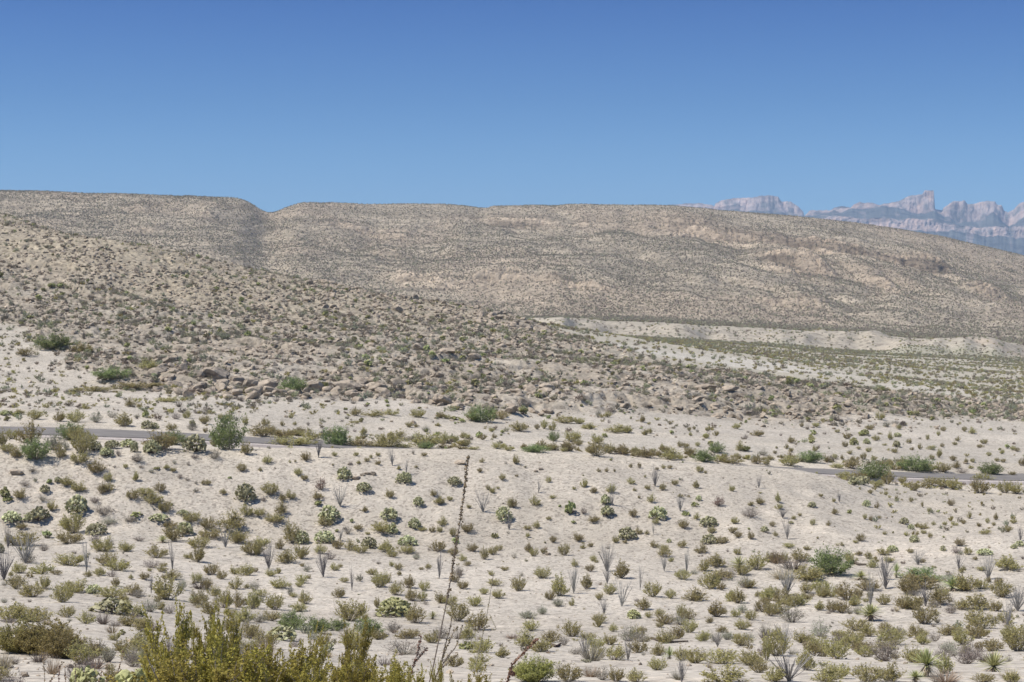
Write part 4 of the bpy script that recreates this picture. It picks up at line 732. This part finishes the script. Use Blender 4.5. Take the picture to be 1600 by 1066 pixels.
# ------------------------------------------------------------------ boulders one can tell apart
BO = [(414, 611, 34, 19, 'big pale split boulder at the foot of the rocky hill'), (393, 608, 24, 18, 'boulder leaning left against the big split boulder'), (334, 592, 44, 16, 'long flat slab boulder left of the split boulders'), (368, 600, 26, 14, 'small squared boulder behind the split boulders'),
      (488, 612, 42, 22, 'rounded boulder with cracks right of the dark hill shrub'), (540, 612, 44, 20, 'broad buff boulder in the middle of the hill foot'), (587, 612, 30, 14, 'low buff boulder at right end of the hill foot row'), (304, 590, 26, 12, 'grey block left of the flat slab boulder'), (286, 582, 14, 13, 'upright dark stone left of the slab boulder'),
      (22, 742, 26, 9, 'flat brown slab sticking out of the bank at far left'), (556, 750, 17, 7, 'pale flat stone left in the small bank outcrop'), (566, 744, 8, 5, 'smallest stone in the middle of the bank outcrop'), (574, 742, 9, 5, 'dark topped stone in the small bank outcrop'), (582, 743, 10, 6, 'rightmost stone of the small bank outcrop'),
      (547, 727, 8, 4, 'thin stone above the bank outcrop'), (720, 726, 19, 8, 'brownish slab stone on the bank under the stalk tip'), (856, 868, 11, 5, 'lone flat reddish stone on the sandy flat'), (845, 735, 8, 5, 'brown stone beside the dead litter on the bank'), (838, 738, 7, 4, 'small stone in the dead litter on the bank'),
      (612, 660, 6, 3, 'tiny pale stone beyond the road'), (655, 548, 22, 10, 'grey ledge block on the hill under the dark crack'), (700, 552, 30, 9, 'long ledge block on the middle hill'), (740, 560, 26, 9, 'ledge block right of the long middle one'), (1105, 610, 34, 11, 'broad ledge block on the right hill'), (1140, 612, 26, 10, 'rugged ledge block in the right hill'), (1160, 622, 20, 8, 'low block under the right hill ledge')]
for i, (px, py, w, h, lb) in enumerate(BO):
    x, Y, z = ground_at(px, py, 100); W, H = w * Y / F, h * Y / F; o = link('boulder', PR['rock'][i % 6].joined)
    o.location = (x, Y + W * .2, z - H * .12); o.scale = (W * 1.25, W * .9, H * 1.6); o.rotation_euler = (0, 0, random.uniform(0, 6.28)); o.rotation_euler.z = random.choice((0, 3.14)) + random.uniform(-.3, .3)
    props(o, lb, 'boulder', 'boulders')

# ------------------------------------------------------------------ labels that tell the plants apart
from collections import defaultdict
G_ = defaultdict(list)
for (o, base, zone, px, py) in LBL:
    best = min(ANCH, key=lambda a: math.hypot(a[0] - px, (a[1] - py) * 2.0) if math.hypot(a[0] - px, a[1] - py) > 7 else 1e9)
    dx, dy = px - best[0], py - best[1]
    rel = ('right of' if dx > 0 else 'left of') if abs(dx) > 1.3 * abs(dy) else ('in front of' if dy > 0 else 'behind')
    own = [a for a in ANCH if math.hypot(a[0] - px, a[1] - py) <= 7]
    G_[(base, zone, rel, best[2])].append((math.hypot(dx, dy), o, px))
used_l = set()
for (base, zone, rel, an), L_ in G_.items():
    L_.sort(key=lambda t: t[0])
    for i, (_, o, px) in enumerate(L_):
        if len(L_) == 1: s = f'{base} {zone}, {rel} the {an}'
        else: s = f'{base} {zone}, {ORD[i]} {rel} the {an}'
        w = s.split()
        while len(w) > 16:
            for q in ('grey', 'olive', 'coloured', 'the'):
                if q in w: w.remove(q); break
            else: w = w[:16]
        o['label'] = ' '.join(w)
# landmarks keep the names the other labels use
LM = {(355, 704): 'bright feathery roadside mesquite standing tallest by the left road', (304, 705): 'bulky roadside cactus left of the bright mesquite', (1297, 897): 'big round mesquite on the flat at right', (1367, 750): 'mesquite overlapping the road at right',
      (1548, 741): 'far roadside mesquite near the right edge', (80, 546): 'hillside mesquite at the far left', (971, 947): 'fanned ocotillo with many grey canes on the flat', (505, 901): 'open ocotillo with spreading canes on the flat',
      (618, 962): 'pale cactus clump, largest on the flat', (1155, 886): 'sprawling pale yucca among bushes', (1447, 1057): 'dark round yucca at the lower right', (1553, 1050): 'tall trunked yucca at the lower right', (1360, 970): 'shaggy yucca with a dead skirt', (175, 957): 'long low cactus on the flat at left',
      (1173, 808): 'brown tangled shrub on the bank, the roundest there', (120, 688): 'dark verge mesquite at the left', (56, 717): 'gully mesquite below the left road', (525, 697): 'crest mesquite right of the road end',
      (513, 812): 'round bank cactus, biggest on the middle left bank', (785, 812): 'twin-coloured cactus with an ocotillo at its foot', (1029, 810): 'squat bank cactus right of middle, standing alone', (96, 800): 'twin gully cactus, wide clump at the left', (1375, 815): 'yellowish slope cactus low on the right slope',
      (269, 891): 'straight left ocotillo with tight upright canes', (896, 928): 'thick grey ocotillo leaning over a creosote bush', (1072, 895): 'dark caned ocotillo with tight upright canes', (685, 904): 'bushy based ocotillo left of the flower stalk', (1383, 920): 'wide ocotillo stand behind the shaggy yucca', (1545, 910): 'rightmost ocotillo on the flat with upright canes',
      (890, 800): 'yellow bank cactus, tallest of the yellow green ones', (1120, 707): 'low sandy mesquite on pale sand', (865, 689): 'small round mesquite beyond the road', (752, 658): 'gravel mesquite beyond the road', (1334, 694): 'lime coloured hill cactus beyond the road'}
for (ax, ay), lb in LM.items():
    kinds = {'yellow bank cactus': 'L', 'mesquite': 'G', 'cactus': 'PA', 'ocotillo': 'O', 'yucca': 'Y', 'shrub': 'BD'}
    kk = next(v for k_, v in kinds.items() if k_ in lb.split(' left of')[0])
    c_ = [(math.hypot(px - ax, py - ay), o) for (o, b, z_, px, py) in LBL if any(o.name.startswith(KIND[k_][0]) for k_ in kk)]
    dmin, o = min(c_, key=lambda t: t[0])
    if dmin < 25: o['label'] = lb

# ------------------------------------------------------------------ uncountable scrub, stones and grass: one object each, instanced over points
def stuff(name, label, protos, x, y, z, scl, rotz, idx, tilt=0.15, sink=.03):
    coll = bpy.data.collections.new('proto_' + name)
    for i, me in enumerate(protos):
        ob = bpy.data.objects.new(f'{i:03d}_{name}', me); coll.objects.link(ob)
    n = len(x); me = bpy.data.meshes.new(name); me.vertices.add(n)
    me.vertices.foreach_set('co', np.stack([x, y, z - sink * scl[:, 2]], -1).astype(np.float32).ravel())
    r_ = np.stack([rng.normal(scale=tilt, size=n), rng.normal(scale=tilt, size=n), rotz], -1).astype(np.float32)
    a = me.attributes.new('rot', 'FLOAT_VECTOR', 'POINT'); a.data.foreach_set('vector', r_.ravel())
    a = me.attributes.new('scl', 'FLOAT_VECTOR', 'POINT'); a.data.foreach_set('vector', scl.astype(np.float32).ravel())
    a = me.attributes.new('pid', 'INT', 'POINT'); a.data.foreach_set('value', idx.astype(np.int32))
    o = link(name, me); ng = bpy.data.node_groups.new(name, 'GeometryNodeTree')
    ng.interface.new_socket('Geometry', in_out='INPUT', socket_type='NodeSocketGeometry'); ng.interface.new_socket('Geometry', in_out='OUTPUT', socket_type='NodeSocketGeometry')
    gi, go = ng.nodes.new('NodeGroupInput'), ng.nodes.new('NodeGroupOutput'); ip = ng.nodes.new('GeometryNodeInstanceOnPoints'); ci = ng.nodes.new('GeometryNodeCollectionInfo')
    ci.inputs['Collection'].default_value = coll; ci.inputs['Separate Children'].default_value = True; ci.inputs['Reset Children'].default_value = True
    def na(nm_, ty):
        q = ng.nodes.new('GeometryNodeInputNamedAttribute'); q.data_type = ty; q.inputs['Name'].default_value = nm_; return q.outputs['Attribute']
    ng.links.new(gi.outputs[0], ip.inputs['Points']); ng.links.new(ci.outputs[0], ip.inputs['Instance']); ip.inputs['Pick Instance'].default_value = True
    ng.links.new(na('pid', 'INT'), ip.inputs['Instance Index']); ng.links.new(na('rot', 'FLOAT_VECTOR'), ip.inputs['Rotation']); ng.links.new(na('scl', 'FLOAT_VECTOR'), ip.inputs['Scale'])
    ng.links.new(ip.outputs[0], go.inputs[0]); md = o.modifiers.new('scatter', 'NODES'); md.node_group = ng
    props(o, label, name.replace('_', ' '), None, 'stuff'); print(name, n); return o
def cells(field, x, y):
    c = np.clip(np.searchsorted(cols, x / y * F + 800), 0, NC - 1); r = np.clip(np.searchsorted(rows, y), 0, NR - 1); return field[r, c]
def sample(rho, y0, y1, c0=-130, c1=1730, mask=None):
    area = (c1 - c0) / F * (y1 ** 2 - y0 ** 2) / 2; n = rng.poisson(rho * area)
    y = np.sqrt(rng.uniform(y0 ** 2, y1 ** 2, n)); u = rng.uniform(c0, c1, n); x = (u - 800) / F * y
    ok = np.abs(y - np.interp(u, KX, ROADY)) > 6.3
    if mask is not None: ok &= rng.uniform(0, 1, n) < mask(x, y, u)
    return x[ok], y[ok]
def clump(x, y, s, seed, lo=-.2, hi=.3): return sstep(lo, hi, fbm(x / s, y / s, 3, seed))
class Bag:
    def __init__(s): s.x = []; s.y = []; s.w = []; s.h = []; s.i = []
    def add(s, xy, w0, w1, choices, asp=(.7, 1.1), pw=1.6):
        x, y = xy; n = len(x); w = w0 + (w1 - w0) * rng.uniform(0, 1, n) ** pw
        s.x.append(x); s.y.append(y); s.w.append(w); s.h.append(w * rng.uniform(*asp, n)); s.i.append(rng.choice(choices, n))
    def out(s):
        x, y, w, h, i = (np.concatenate(q) for q in (s.x, s.y, s.w, s.h, s.i))
        return x, y, height(x, y), np.stack([w, w, h], -1), rng.uniform(0, 6.283, len(x)), i
B1 = Bag()
pl = [p.joined for p in PR['scrub']] + [p.joined for p in PR['dry'][:2]] + [p.joined for p in PR['grass']] + [p.joined for p in PR['lime'][:1]] + [p.joined for p in PR['creo']]
c0_, dr, gr, lm = [0, 1, 2, 3], [4, 5], [6, 7, 8], [9]
B1.add(sample(.22, 30, 150, mask=lambda x, y, u: .3 + clump(x, y, 5, 340)), .05, .17, [0, 4, 5, 6, 7, 3], (.4, .8))
B1.add(sample(.045, 24, 116), .12, .42, [0, 3, 4, 5, 6, 7, 8], (.5, 1))
B1.add(sample(.10, 60, 112, mask=lambda x, y, u: clump(x, y, 7, 301, 0, .4)), .2, .6, [3, 0, 4, 7, 1], (.6, 1))
B1.add(sample(.20, 66, 112, 1060, 1730, mask=lambda x, y, u: clump(x, y, 6, 331, -.15, .25) * (1 - .7 * sstep(100, 108, y) * (u > 1400))), .4, 1.15, [10, 11, 12, 13, 14, 15, 16, 4, 5, 7], (.6, .95))
B1.add(sample(1.1, 20.5, 33, -120, 420), .12, .5, [4, 5, 7, 6, 12, 14, 8], (.6, 1.1))
B1.add(sample(.10, 34, 66, -120, 1730, mask=lambda x, y, u: clump(x, y, 5, 345, -.2, .2)), .3, .9, [10, 11, 12, 13, 4, 5, 7], (.5, .9))
B1.add(sample(.07, 60, 112, -100, 1060, mask=lambda x, y, u: clump(x, y, 6, 332, -.05, .3)), .3, .9, [10, 11, 12, 13, 14, 15, 16, 4, 5], (.6, .95))
B1.add(sample(.9, 138, 175, 400, 1420, mask=lambda x, y, u: (np.abs(y - np.interp(u, KX, ROADY) - 7.6) < 2.2) * (.35 + clump(x, y, 6, 333, -.2, .2))), .5, 1.3, [10, 11, 12, 13, 3, 15, 16, 1], (.5, .85))
B1.add(sample(.05, 116, 146), .10, .34, [0, 3, 3, 4, 1, 9], (.7, 1.2))
B1.add(sample(.16, 118, 168, 1340, 1730), .18, .55, [0, 3, 1, 3], (.7, 1.3))
B1.add(sample(.34, 136, 162, 400, 1560, mask=lambda x, y, u: (np.abs(y - np.interp(u, KX, ROADY)) < 11) * clump(x, y, 5, 302, -.2, .2)), .4, 1.1, [0, 3, 3, 1], (.5, .9))
nothill = lambda x, y, u: 1 - cells(HILL, x, y)
B1.add(sample(.10, 146, 300, mask=lambda x, y, u: nothill(x, y, u) * (y > np.interp(u, KX, ROADY) + 6) * (.25 + clump(x, y, 16, 303))), .22, .75, [0, 3, 3, 1, 2, 9, 7], (.6, 1.1))
B1.add(sample(.42, 165, 262, -130, 560, mask=lambda x, y, u: nothill(x, y, u) * (.3 + clump(x, y, 9, 304))), .3, 1.0, [0, 3, 1, 2, 3, 7], (.5, .9))
B1.add(sample(.75, 186, 520, mask=lambda x, y, u: cells(HILL, x, y) * (.3 + .8 * clump(x, y, 14, 305, -.3, .2)) * (1 - .62 * sstep(260, 350, y) * (u < 900))), .28, 1.15, [0, 1, 1, 2, 3, 4, 5, 5, 1, 7, 2, 0, 4, 7, 0, 1, 2, 9], (.6, 1.0))
B1.add(sample(.19, 262, 760, mask=lambda x, y, u: nothill(x, y, u) * (u > 560) * (.3 + 1.0 * clump(x, y, 30, 306, -.1, .25)) ), .5, 1.3, [0, 1, 2, 3, 3], (.5, .9))
B1.add(sample(.16, 735, 848, 780, 1730), .7, 1.3, [0, 1, 2, 3], (.6, .9))
B1.add(sample(.03, 848, 950, 780, 1730), .8, 1.7, [0, 1, 2, 3], (.7, 1))
stuff('desert_scrub', 'small olive and grey scrub dotting the sand, rocky hill and plain', pl, *B1.out())
B2 = Bag(); B2.add(sample(.10, 945, 1290), .9, 2.0, [0, 1, 2], (.6, 1)); B2.add(sample(.24, 1260, 2330, mask=lambda x, y, u: (.8 - .45 * sstep(1950, 2150, y)) * (.65 + .5 * clump(x, y, 60, 307)) * (1 - .25 * cells(CLIFF, x, y))), .5, 1.5, [0, 1, 2], (.7, 1.15))
stuff('ridge_scrub', 'tiny dark bushes speckling the whole far ridge', [p.joined for p in PR['far']], *B2.out())
# the creosotes past the three hundred that show largest
rx, ry_, rw, rh = [], [], [], []
for e in REST:
    g = ground_at(e[1], e[2]); rx.append(g[0]); ry_.append(g[1]); rw.append(max(e[3] * g[1] / F, .12)); rh.append(max(e[4] * g[1] / F, .12))
rx, ry_, rw, rh = map(A, (rx, ry_, rw, rh))
stuff('creosote_scrub', 'lesser creosote bushes scattered over bank and sand', [p.joined for p in PR['creo']], rx, ry_, height(rx, ry_), np.stack([rw * 1.4, rw * 1.4, rh * 1.25], -1), rng.uniform(0, 6.28, len(rx)), rng.integers(0, 7, len(rx)), .05)
# stones
B3 = Bag(); FOOT = rows[np.argmax(HILL > .5, axis=0)]; LEDGE = HILL * sstep(.1, .25, fbm(XX / 45, YY / 3.5, 2, 350))
B3.add(sample(.55, 180, 240, 240, 860, mask=lambda x, y, u: cells(HILL, x, y) * (1 - sstep(4, 13, y - np.interp(u, cols, FOOT)))), .7, 2.5, range(6), (.4, .75), 1.6)
B3.add(sample(.10, 205, 300, -130, 1650, mask=lambda x, y, u: cells(LEDGE, x, y)), .8, 2.2, range(6), (.3, .55), 1.8)
B3.add(sample(.14, 315, 400, 480, 900, mask=lambda x, y, u: cells(HILL, x, y)), .6, 2.4, range(6), (.4, .7), 2.0)
B3.add(sample(1.5, 186, 420, mask=lambda x, y, u: cells(HILL, x, y) * (.25 + clump(x, y, 10, 310, -.1, .25))), .15, 1.2, range(6), (.35, .8), 3.6)
B3.add(sample(.25, 186, 300, mask=lambda x, y, u: cells(HILL, x, y) * clump(x, y, 6, 311, .05, .3)), .4, 1.6, range(6), (.35, .7), 2.8)
B3.add(sample(.25, 165, 262, mask=lambda x, y, u: (1 - cells(HILL, x, y)) * clump(x, y, 8, 316, 0, .3)), .12, .7, range(6), (.35, .7), 3.0)
B3.add(sample(.12, 112, 145, mask=lambda x, y, u: .2 + clump(x, y, 4, 312, .1, .4)), .05, .26, range(6), (.4, .8), 2.5)
B3.add(sample(.5, 21, 45), .02, .16, range(6), (.4, .8), 2.5); B3.add(sample(.4, 45, 118), .04, .17, range(6), (.4, .8), 3)
B3.add(sample(2.2, 20, 34, -130, 330), .02, .15, range(6), (.4, .8), 2.0)
stuff('rubble', 'loose angular stones and broken ledges strewn over the hill and bank', [p.joined for p in PR['rock']], *B3.out(), tilt=.35, sink=.15)
HAZE = 5.6e-5
# ------------------------------------------------------------------ haze
hz = bpy.data.materials.new('haze'); hz.use_nodes = True; n = hz.node_tree; n.nodes.clear()
o = N(n, 'ShaderNodeOutputMaterial'); pv = N(n, 'ShaderNodeVolumePrincipled'); pv.inputs['Density'].default_value = HAZE; pv.inputs['Color'].default_value = (.49, .68, .92, 1); pv.inputs['Anisotropy'].default_value = 0.0
n.links.new(pv.outputs[0], o.inputs['Volume'])
x0, x1, y0, y1, z0, z1 = -9000, 9000, -60, 14500, -36, 860
V = A([(x, y, z) for x in (x0, x1) for y in (y0, y1) for z in (z0, z1)])
Fq = np.array([[0, 1, 3, 2], [4, 6, 7, 5], [0, 4, 5, 1], [2, 3, 7, 6], [0, 2, 6, 4], [1, 5, 7, 3]])
props(link('haze', np_mesh('haze', V, [Fq], [hz])), 'thin bluish air haze over the whole desert', 'haze', None, 'stuff')
